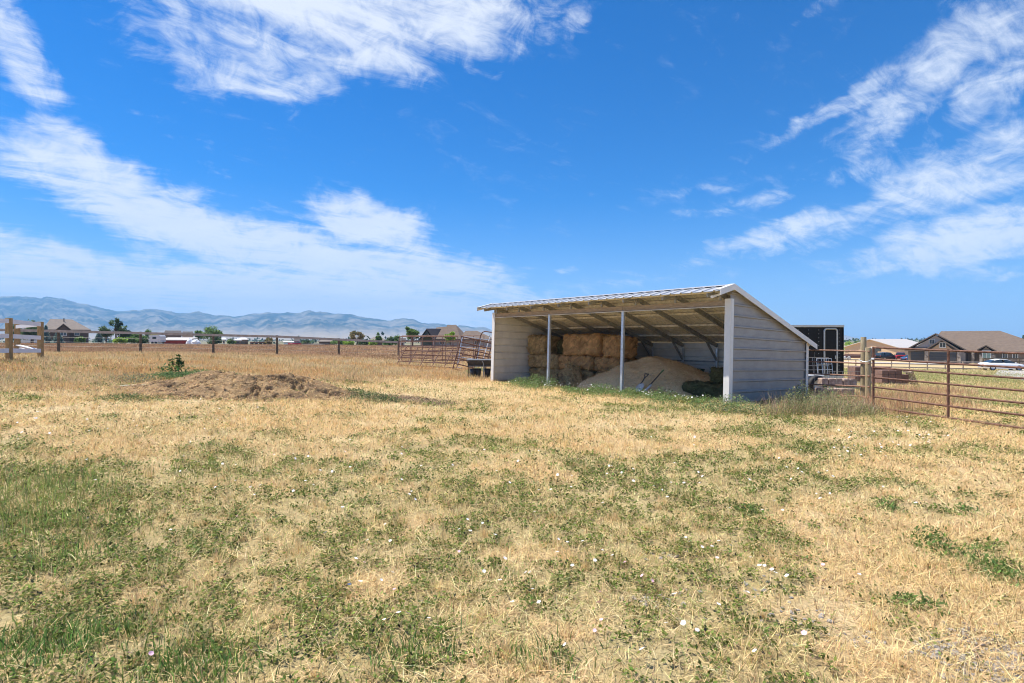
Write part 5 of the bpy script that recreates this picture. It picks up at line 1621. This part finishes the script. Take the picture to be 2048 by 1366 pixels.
# bunches and long fallen stems break up the carpet
tp = clear(field_points(1.9, 14, lambda d: 9 * min(1, 5 / d))); cnt = 46; m_ = len(tp)
cen = np.repeat(tp, cnt, 0); q = cen + rng.normal(0, .028, cen.shape) * np.repeat(rng.uniform(.5, 2.2, m_), cnt)[:, None]; n = len(q)
pieces.append(blade_geo(with_z(q), rng.uniform(.05, .15, n) * np.repeat(rng.uniform(.5, 1.3, m_), cnt), rng.uniform(.0025, .0045, n) * np.maximum(1, q[:, 1] / 5) ** .5, np.abs(rng.normal(.3, .4, n)), vcol((.84, .62, .32), n, .2, .05), .6))
q = clear(field_points(1.9, 9, lambda d: 30 * min(1, 5 / d))); n = len(q); Q = with_z(q); Q[:, 2] += rng.uniform(.01, .05, n)
pieces.append(blade_geo(Q, rng.uniform(.07, .2, n), rng.uniform(.002, .004, n), rng.uniform(1.2, 1.56, n), vcol((.88, .70, .42), n, .15, .04), .2))
V, f, c = merge(pieces); o = np_mesh('dry_grass', V, f, c, 'blade'); tag(o, 'short mown straw coloured grass over the whole yard', 'grass', kind='stuff')

# tall dry grass of the field
pieces = []
p = clear(field_points(8, 130, lambda d: 900 * min(1, (11 / d)) ** 1.72))
tm = tallmask(p[:, 0], p[:, 1]); keep = rng.uniform(0, 1, len(p)) < tm; p = p[keep]; tm = tm[keep]
n = len(p); d = np.hypot(p[:, 0], p[:, 1]); sc = np.maximum(1, d / 11) ** .80
far = sstep(30, 42, p[:, 1] + (fbm(p[:, 0] * .1, p[:, 1] * .1, 3, 17) - .5) * 14)[:, None]
hue = sstep(.32, .68, fbm(p[:, 0] * .8, p[:, 1] * .8, 4, 95))[:, None]
base = np.array([.67, .42, .185])[None] * hue + np.array([.71, .555, .31])[None] * (1 - hue)
base = base * (1 - far) + (np.array([.42, .265, .16])[None] * (1.25 - .5 * hue)) * far
col = np.clip(base * (1 + rng.normal(0, .25, (n, 1))) * (1 + rng.normal(0, .06, (n, 3))), .03, .9)
isg = rng.uniform(0, 1, n) < .04 + .10 * sstep(.55, .7, fbm(p[:, 0] * .6, p[:, 1] * .6, 3, 97)) * (1 - far[:, 0]); col[isg] = vcol((.17, .18, .07), int(isg.sum()), .3, .1)
hh = rng.uniform(.10, .36, n) * (.2 + 1.3 * fbm(p[:, 0] * .9, p[:, 1] * .9, 4, 99, .6) ** 1.3) * (.3 + .7 * tm)
hh = hh * (1 - .25 * far[:, 0]) * .85
V, f, c = blade_geo(with_z(p), hh, rng.uniform(.004, .008, n) * sc, rng.uniform(.02, .75, n), col, .6)
o = np_mesh('tall_grass', V, f, c, 'blade'); tag(o, 'tall orange brown dry grass of the field left of the shed', 'grass', kind='stuff')

# yellow green pasture beyond the gate
p = clear(field_points(14, 75, lambda d: 420 * min(1, (16 / d)) ** 1.7)); u = p[:, 0] / p[:, 1]
p = p[(u > .52) & (p[:, 1] > 15.5 + 0 * u)]
n = len(p); d = np.hypot(p[:, 0], p[:, 1]); sc = np.maximum(1, d / 14) ** .8; gm = greenmask(p[:, 0], p[:, 1])
col = np.clip(np.array([.62, .50, .28])[None] * (1 + rng.normal(0, .22, (n, 1))), .03, .9); isg = rng.uniform(0, 1, n) < .25 + .5 * gm; col[isg] = vcol((.30, .33, .11), int(isg.sum()), .25, .1)
V, f, c = blade_geo(with_z(p), rng.uniform(.06, .2, n), rng.uniform(.005, .009, n) * sc, rng.uniform(.05, .9, n), col, .5)
o = np_mesh('pasture_grass', V, f, c, 'blade'); tag(o, 'yellow green pasture grass beyond the rusty gate', 'grass', kind='stuff')

# pale reddish weeds by the gate and behind the rails
def clumps(spots, col, hr, wr, per, spread, lean=.5):
    out = []
    for (px, py, k) in spots:
        x, y = on_ground(px, py); n = int(per * k)
        P = np.c_[x + rng.normal(0, spread * k ** .5, n), y + rng.normal(0, spread * .8 * k ** .5, n)]
        P = clear(P); n = len(P)
        out.append(blade_geo(with_z(P), rng.uniform(*hr, n), rng.uniform(*wr, n), np.abs(rng.normal(0, lean, n)), vcol(col, n, .3, .1), .6))
    return out


parts = clumps([(1850, 800, 1.5), (1880, 815, 1), (1800, 815, 1), (1830, 785, 1.3), (1775, 828, .8), (1900, 790, 1), (1760, 800, 1), (1700, 815, .6)], (.56, .36, .21), (.15, .55), (.005, .009), 700, .5)
V, f, c = merge(parts); o = np_mesh('dead_weeds', V, f, c, 'blade'); tag(o, 'pale reddish dead weeds tangled under the lower rails of the gate', 'weeds', kind='stuff')

# tall weeds by the right side of the shed
parts = []
spots = [(1570, 820, .9), (1590, 830, 1.3), (1605, 815, 1.4), (1632, 832, 1.2), (1655, 824, 1.3), (1680, 834, .9), (1702, 824, 1.1), (1722, 832, .7), (1612, 806, .8), (1548, 832, .5), (1670, 812, .8), (1645, 806, .7), (1740, 828, .5)]
parts += clumps(spots, (.24, .24, .11), (.10, .38), (.006, .010), 220, .24, .6)
parts += clumps(spots, (.56, .42, .28), (.15, .62), (.004, .008), 170, .26, .55)
for (px, py, k) in spots:
    x, y = on_ground(px, py); n = int(1100 * k)
    P = clear(np.c_[x + rng.normal(0, .22, n), y + rng.normal(0, .20, n)]); n = len(P); Q = with_z(P); Q[:, 2] += rng.uniform(.02, .48, n) * k * np.exp(-((P[:, 0] - x) ** 2 + (P[:, 1] - y) ** 2) / .14)
    parts.append(leaf_geo(Q, rng.uniform(.02, .05, n), vcol((.29, .32, .14), n, .4, .12), .8, .4))
V, f, c = merge(parts); o = np_mesh('weeds', V, f, c, 'leaf'); tag(o, 'tangle of tall grey green weeds at the rear right corner of the shed', 'weeds', kind='stuff')

# ------------------------------------------------------------------ bindweed
parts = []
p = clear(field_points(1.9, 18, lambda d: 6600 * min(1, (4.2 / d)) ** 1.5))
gm = greenmask(p[:, 0], p[:, 1]); fine_ = .65 * fbm(p[:, 0] * 9, p[:, 1] * 9, 3, 101, .6) + .35 * fbm(p[:, 0] * 2.2, p[:, 1] * 2.2, 3, 102)
keep = (rng.uniform(0, 1, len(p)) < .05 + gm * .9) & (rng.uniform(0, 1, len(p)) < sstep(.45, .585, fine_))
p = p[keep]; n = len(p); d = np.hypot(p[:, 0], p[:, 1]); sc = np.maximum(1, d / 4.2) ** .6
tone = fbm(p[:, 0] * .9, p[:, 1] * .9, 3, 103)[:, None]
col = np.clip((np.array([.12, .175, .038])[None] * tone + np.array([.21, .245, .06])[None] * (1 - tone)) * (1 + rng.normal(0, .42, (n, 1))) * (1 + rng.normal(0, .1, (n, 3))), .02, .6)
Q = with_z(p); Q[:, 2] += rng.uniform(.008, .055, n) * sc ** .3
parts.append(leaf_geo(Q, rng.uniform(.014, .031, n) * sc, col, .5, .55))
# scattered separate little plants farther out
pl_ = clear(field_points(5, 19, lambda d: 4.2 * min(1, (8 / d)) ** .7))
pl_ = pl_[(tallmask(pl_[:, 0], pl_[:, 1]) < .5)]
m_ = len(pl_); cnt = 26
cen = np.repeat(pl_, cnt, 0); ss = np.repeat(rng.uniform(.05, .16, m_), cnt)
p = cen + rng.normal(0, 1, cen.shape) * ss[:, None]; n = len(p); Q = with_z(p); Q[:, 2] += rng.uniform(.01, .07, n)
parts.append(leaf_geo(Q, rng.uniform(.022, .045, n), vcol((.13, .17, .05), n, .3, .1), .55, .55))
# lush strip along the front of the shed
n = 38000; t = rng.uniform(.2, 7.6, n); w = -.28 + rng.normal(0, .48, n) - .25 * np.abs(np.sin(t * 1.3))
wc = np.array([S(a, b, 0)[:2] for a, b in zip(t, w)])
den = fbm(t * 1.6, w * 2 + 5, 3, 105); keep = (den > .42) & (w < .42); wc, t, w, den = wc[keep], t[keep], w[keep], den[keep]; n = len(t)
Q = with_z(wc); hmx = .12 + .32 * sstep(.45, .7, den) * np.exp(-((w + .15) / .5) ** 2); Q[:, 2] += rng.uniform(.01, 1, n) * hmx
parts.append(leaf_geo(Q, rng.uniform(.022, .055, n), vcol((.19, .265, .10), n, .32, .12), .6, .55))
# shrubby clump at the foot of the right trim, and weeds round the manure heap
for (px, py, k, hmax, colr) in [(1465, 826, 1.3, .42, (.15, .19, .09)), (1440, 824, 1, .30, (.13, .17, .07)), (1490, 830, .8, .3, (.15, .18, .08)), (1330, 812, .6, .18, (.1, .16, .06)),
                                (370, 745, 1.6, .16, (.075, .14, .05)), (410, 744, 1.6, .16, (.075, .14, .05)), (345, 748, 1.2, .14, (.08, .13, .05)), (450, 735, 1.2, .3, (.08, .13, .05)), (520, 742, 1.6, .14, (.075, .14, .06)), (560, 741, 1.3, .12, (.08, .13, .05)),
                                (475, 742, 1.2, .16, (.08, .13, .05)), (270, 765, 1.3, .25, (.16, .17, .10)), (250, 800, 1.3, .12, (.08, .11, .04)), (740, 800, 1.2, .14, (.07, .10, .04)), (700, 790, 1, .14, (.07, .10, .04)), (770, 806, 1, .1, (.07, .10, .04)), (590, 795, .6, .2, (.09, .15, .04)), (960, 745, .6, .3, (.12, .2, .08)), (943, 748, .5, .25, (.12, .2, .08))]:
    x, y = on_ground(px, py)
    if px < 620 and py < 760: x, y = (px - 1024) / F * (15.3 + .5 * math.sin(px)), 15.3 + .5 * math.sin(px)
    n = int(900 * k); P = clear(np.c_[x + rng.normal(0, .30 * k ** .5, n), y + rng.normal(0, .20 * k ** .5, n)]); n = len(P)
    Q = with_z(P); Q[:, 2] += rng.uniform(0, 1, n) * hmax * np.exp(-((P[:, 0] - x) ** 2 + (P[:, 1] - y) ** 2) / (.25 * k)) + .02
    if px < 620 and py < 760: Q[:, 2] += .12
    parts.append(leaf_geo(Q, rng.uniform(.025, .055, n), vcol(tuple(1.55 * q for q in colr), n, .32, .12), .6, .5))
V, f, c = merge(parts)
bind = np_mesh('bindweed', V, f, c, 'leaf'); tag(bind, 'dark green bindweed with white and pink flowers creeping through the straw', 'weeds', kind='stuff')

# greener upright grass at the left edge and scattered tufts
parts = []
for (px, py, k) in [(15, 1000, 2.2), (70, 985, 1.8), (20, 1060, 2), (130, 970, 1.2), (60, 1040, 1.5), (170, 990, .8), (420, 950, 1.0), (470, 935, .7), (-60, 1010, 2), (-40, 1080, 2), (100, 1075, 1)]:
    x, y = on_ground(px, py); n = int(170 * k); P = np.c_[x + rng.normal(0, .30 * k ** .5, n), y + rng.normal(0, .22 * k ** .5, n)]
    parts.append(blade_geo(with_z(P), rng.uniform(.08, .28, n) * (1 if k > 1 else .75), rng.uniform(.003, .006, n), np.abs(rng.normal(0, .5, n)), vcol((.25, .31, .09), n, .35, .14), .5))
for (px, py, k) in [(120, 1130, 1.2), (20, 1310, 1.5), (100, 1290, 1), (350, 1330, 1.2), (420, 1350, 1), (200, 1270, .9), (1080, 1330, .7), (820, 1320, .8)]:
    x, y = on_ground(px, py); n = int(300 * k); P = np.c_[x + rng.normal(0, .15 * k ** .5, n), y + rng.normal(0, .12 * k ** .5, n)]
    parts.append(blade_geo(with_z(P), rng.uniform(.04, .12, n), rng.uniform(.004, .009, n), np.abs(rng.normal(0, .7, n)), vcol((.16, .26, .07), n, .35, .12), .5))
for (px, py, k) in [(1860, 1085, 1.4), (1885, 1105, 1.2), (1930, 1125, 1.1), (1980, 1145, 1.1), (2020, 1165, 1.0), (1765, 1015, .8), (1790, 1020, .5), (1925, 1022, .7), (1510, 1030, .8), (1500, 1020, .6), (1840, 1225, .8), (1800, 1215, .5), (1960, 1105, .6)]:
    x, y = on_ground(px, py); n = int(260 * k); P = np.c_[x + rng.normal(0, .11 * k, n), y + rng.normal(0, .08 * k, n)]; Q = with_z(P); Q[:, 2] += rng.uniform(.01, .13 * k, n) * np.exp(-((P[:, 0] - x) ** 2 + (P[:, 1] - y) ** 2) / .02)
    parts.append(leaf_geo(Q, rng.uniform(.02, .045, n), vcol((.17, .25, .07), n, .3, .1), .8, .4))
V, f, c = merge(parts); o = np_mesh('green_grass', V, f, c, 'leaf'); tag(o, 'tufts of taller green grass at the left edge and scattered weeds on the right', 'grass', kind='stuff')

# flowers: the hundred nearest are parts of their own, the rest one part
def flower_mesh(name, m):
    b = MB(); n = 10
    vs = [(0, 0, .0)] + [(.42 * math.cos(6.283 * i / n), .42 * math.sin(6.283 * i / n), .16) for i in range(n)] + [((1 + .06 * (-1) ** i) * math.cos(6.283 * i / n), (1 + .06 * (-1) ** i) * math.sin(6.283 * i / n), .30 + .04 * (-1) ** i) for i in range(n)]
    fs = [(0, 1 + i, 1 + (i + 1) % n) for i in range(n)] + [(1 + i, 1 + n + i, 1 + n + (i + 1) % n, 1 + (i + 1) % n) for i in range(n)]
    b.add(vs, fs, 0, True)
    o = b.build(name, m); me = o.data; bpy.data.objects.remove(o); return me


fm = [flower_mesh('white_flower', 'petal'), flower_mesh('pink_flower', 'petal_pink')]
near_px = [(1135, 1105), (1115, 1120), (1190, 1140), (1205, 1130), (1225, 1130), (1145, 1160), (1165, 1102), (1060, 1160), (1052, 1168), (1365, 1105), (1372, 1102), (1380, 1108), (1405, 1122), (1425, 1122), (1435, 1140), (1450, 1125), (1462, 1122), (1438, 1112), (1502, 1140),
           (1530, 1162), (1520, 1173), (1545, 1170), (1552, 1183), (1575, 1190), (1720, 1188), (1718, 1182), (1582, 1128), (1497, 1230), (1438, 1250), (1410, 1282), (1395, 1295), (1368, 1300), (1333, 1294), (1350, 1220), (1117, 1102), (1078, 1236), (1065, 1208), (1130, 1322), (1285, 1345), (1511, 1356),
           (857, 1270), (815, 1272), (768, 1283), (797, 1274), (843, 1245), (720, 1188), (698, 1198), (762, 1183), (785, 1165), (695, 1198), (711, 1142), (780, 1100), (770, 1066), (735, 1107), (650, 1085), (340, 1085), (174, 1063), (190, 983), (470, 975), (500, 980), (430, 990),
           (480, 990), (508, 1003), (520, 990), (525, 1038), (610, 975), (632, 967), (650, 962), (740, 1018), (805, 978), (830, 1020), (910, 1018), (908, 1037), (935, 1055), (918, 1075), (940, 1085), (990, 1088), (965, 1067), (968, 1172), (1000, 1150), (1010, 1140), (1000, 1198), (1025, 1240)]
pink_px = [(474, 1054), (918, 1126), (788, 1203), (657, 1082), (728, 1153), (440, 1160), (300, 1340), (255, 1345), (1305, 1190), (1285, 1173), (1250, 1144), (1200, 1215), (1198, 1240), (1190, 1296), (1610, 1321), (1637, 1183), (1595, 1147), (1647, 1162), (1648, 1198), (1203, 1285)]
fl = [(*on_ground(*q), 0) for q in near_px] + [(*on_ground(*q), 1) for q in pink_px]
fl.sort(key=lambda q: q[1])
for (x, y, k) in fl[:100]:
    o = bpy.data.objects.new('flower', fm[k]); COL.objects.link(o); o.parent = bind
    r_ = rnd.uniform(.0095, .0155) * max(1, y / 5) ** .3; o.scale = (r_, r_, r_)
    o.location = (x, y, float(gz(x, y)[0]) + rnd.uniform(.06, .11)); o.rotation_euler = (rnd.uniform(-.1, .75), rnd.uniform(-.5, .5), rnd.uniform(0, 6))
# the far ones
pts = []
def spray(px, py, sx, sy, n):
    for _ in range(n):
        q = on_ground(rnd.gauss(px, sx), max(rnd.gauss(py, sy), HZ + 60)); pts.append(q)
spray(1780, 880, 70, 16, 60); spray(1700, 905, 70, 20, 25); spray(150, 850, 90, 30, 40); spray(420, 830, 80, 25, 25); spray(1500, 960, 150, 50, 30); spray(1700, 960, 90, 30, 14); spray(600, 930, 160, 40, 35); spray(1250, 980, 150, 40, 20); spray(900, 960, 140, 30, 18); spray(1660, 800, 30, 14, 12)
for _ in range(260):
    t_ = rnd.uniform(.3, 7.4); q = S(t_, rnd.gauss(-.35, .4), 0); pts.append((q.x, q.y))
P = clear(np.array(pts)); n = len(P); Q = with_z(P); Q[:, 2] += rng.uniform(.05, .12, n)
t, w = shed_tw(P[:, 0], P[:, 1]); nearshed = (np.abs(w + .2) < .9) & (t > 0) & (t < 8); Q[nearshed, 2] += rng.uniform(0, .16, int(nearshed.sum()))
k = 8; ang = np.arange(k) * 2 * math.pi / k; rad = rng.uniform(.009, .016, n) * np.maximum(1, P[:, 1] / 8) ** .25
tl = rng.normal(0, .35, (n, 2))
Vv = np.empty((n, k + 1, 3)); Vv[:, 0] = Q
for i in range(k):
    ox, oy = np.cos(ang[i]) * rad, np.sin(ang[i]) * rad
    Vv[:, i + 1] = Q + np.c_[ox, oy, rad * .3 + ox * tl[:, 0] + oy * tl[:, 1] - .2 * rad]
i0 = np.arange(n)[:, None] * (k + 1)
F3 = np.concatenate([np.c_[i0, i0 + 1 + i, i0 + 1 + (i + 1) % k] for i in range(k)])
o = np_mesh('far_flowers', Vv.reshape(-1, 3), [F3], None, 'petal', bind); o['kind'] = 'stuff'; o['label'] = 'small white bindweed flowers farther off'

# straw litter on the shed floor
n = 9000; t = rng.uniform(.1, SL - .1, n); w = np.abs(rng.normal(0, 1.1, n)) + .05; ok = w < SD - .2; t, w = t[ok], w[ok]; n = len(t)
wc = np.array([S(a, b, 0)[:2] for a, b in zip(t, w)]); Q = with_z(wc); Q[:, 2] += rng.uniform(0, .03, n)
V, f, c = blade_geo(Q, rng.uniform(.05, .16, n), rng.uniform(.004, .008, n), rng.uniform(1.1, 1.5, n), vcol((.38, .27, .15), n, .4, .1))
o = np_mesh('straw_litter', V, f, c, 'blade'); tag(o, 'loose straw littering the earth floor of the shed', 'straw', kind='stuff')

# ------------------------------------------------------------------ the tall weed on the heap
x, y = at(357, 15.4); wz = g1(x, y) + .34
wd = thing('weed_plant', 'tall dark green leafy weed standing up behind the manure heap', 'plant', (x, y, wz))
b = MB(); b.tube([(0, 0, -.3), (.01, 0, .2), (0, .01, .38)], [.012, .009, .004], 7); b.tube([(0, 0, .02), (-.15, .0, .16), (-.2, 0, .26)], [.008, .006, .003], 6); b.tube([(0, 0, .0), (.08, .0, .12), (.1, 0, .2)], [.008, .006, .003], 6); b.build('stem', 'bark', wd)
n = 420; zz = rng.uniform(0, .40, n); P = np.c_[rng.normal(0, .015, n), rng.normal(0, .015, n), np.round(zz * 11) / 11 + rng.normal(0, .012, n)]; P[310:380] = np.c_[-.18 + rng.normal(0, .03, 70), rng.normal(0, .03, 70), rng.uniform(.06, .27, 70)]; P[380:] = np.c_[.09 + rng.normal(0, .02, 40), rng.normal(0, .02, 40), rng.uniform(.03, .2, 40)]
P[:120] = np.c_[rng.normal(0, .22, 120), rng.normal(0, .12, 120), rng.uniform(-.12, .10, 120)]; P[120:180] = np.c_[rng.normal(-.3, .14, 60), rng.normal(0, .1, 60), rng.uniform(-.12, .06, 60)]
V, f, c = leaf_geo(P, rng.uniform(.06, .12, n) * (1.0 - .6 * zz), vcol((.11, .19, .06), n, .35, .12), .7, .45); np_mesh('leaves', V, f, c, 'leaf', wd)

# ------------------------------------------------------------------ gravel
pts = []
for (px, py, sx, sy, n) in [(1980, 1330, 70, 30, 170), (2030, 1350, 50, 25, 100), (1920, 1290, 40, 16, 60), (1300, 1205, 40, 10, 26), (1345, 1195, 22, 10, 20), (1610, 1245, 45, 14, 30), (1670, 1285, 40, 10, 30), (1200, 915, 25, 6, 14), (780, 955, 30, 8, 14), (1345, 1120, 20, 8, 20), (1500, 1190, 40, 12, 20), (1880, 1310, 30, 12, 40)]:
    for _ in range(n): pts.append(on_ground(rnd.gauss(px, sx), rnd.gauss(py, sy)))
P = np.array(pts); n = len(P); Q = with_z(P); b = MB()
for q in Q:
    r_ = rnd.uniform(.005, .019); e = Euler((rnd.uniform(-.4, .4), rnd.uniform(-.4, .4), rnd.uniform(0, 6))).to_matrix()
    b.add([Vector(q) + e @ Vector((v[0] * r_ * 1.3 * rnd.uniform(.85, 1.15), v[1] * r_ * rnd.uniform(.85, 1.15), v[2] * r_ * .6)) + Vector((0, 0, .003)) for v in ICO], ICF)
o = b.build('gravel', 'stone'); tag(o, 'grey gravel showing through the thin straw', 'gravel', kind='stuff')

# ------------------------------------------------------------------ haze
HAZE = 1.55e-4
if HAZE:
    b = MB(); b.box((0, 1900, 227), (15600, 9800, 494)); hz = b.build('haze', 'stone'); hz.data.materials.clear(); tag(hz, kind='stuff')
    m = bpy.data.materials.new('haze_air'); m.use_nodes = True; nt = m.node_tree; nt.nodes.clear()
    out = nt.nodes.new('ShaderNodeOutputMaterial'); pv = nt.nodes.new('ShaderNodeVolumePrincipled')
    pv.inputs['Color'].default_value = (.28, .59, 1.0, 1); pv.inputs['Density'].default_value = HAZE; pv.inputs['Anisotropy'].default_value = .0
    nt.links.new(pv.outputs[0], out.inputs['Volume']); hz.data.materials.append(m)
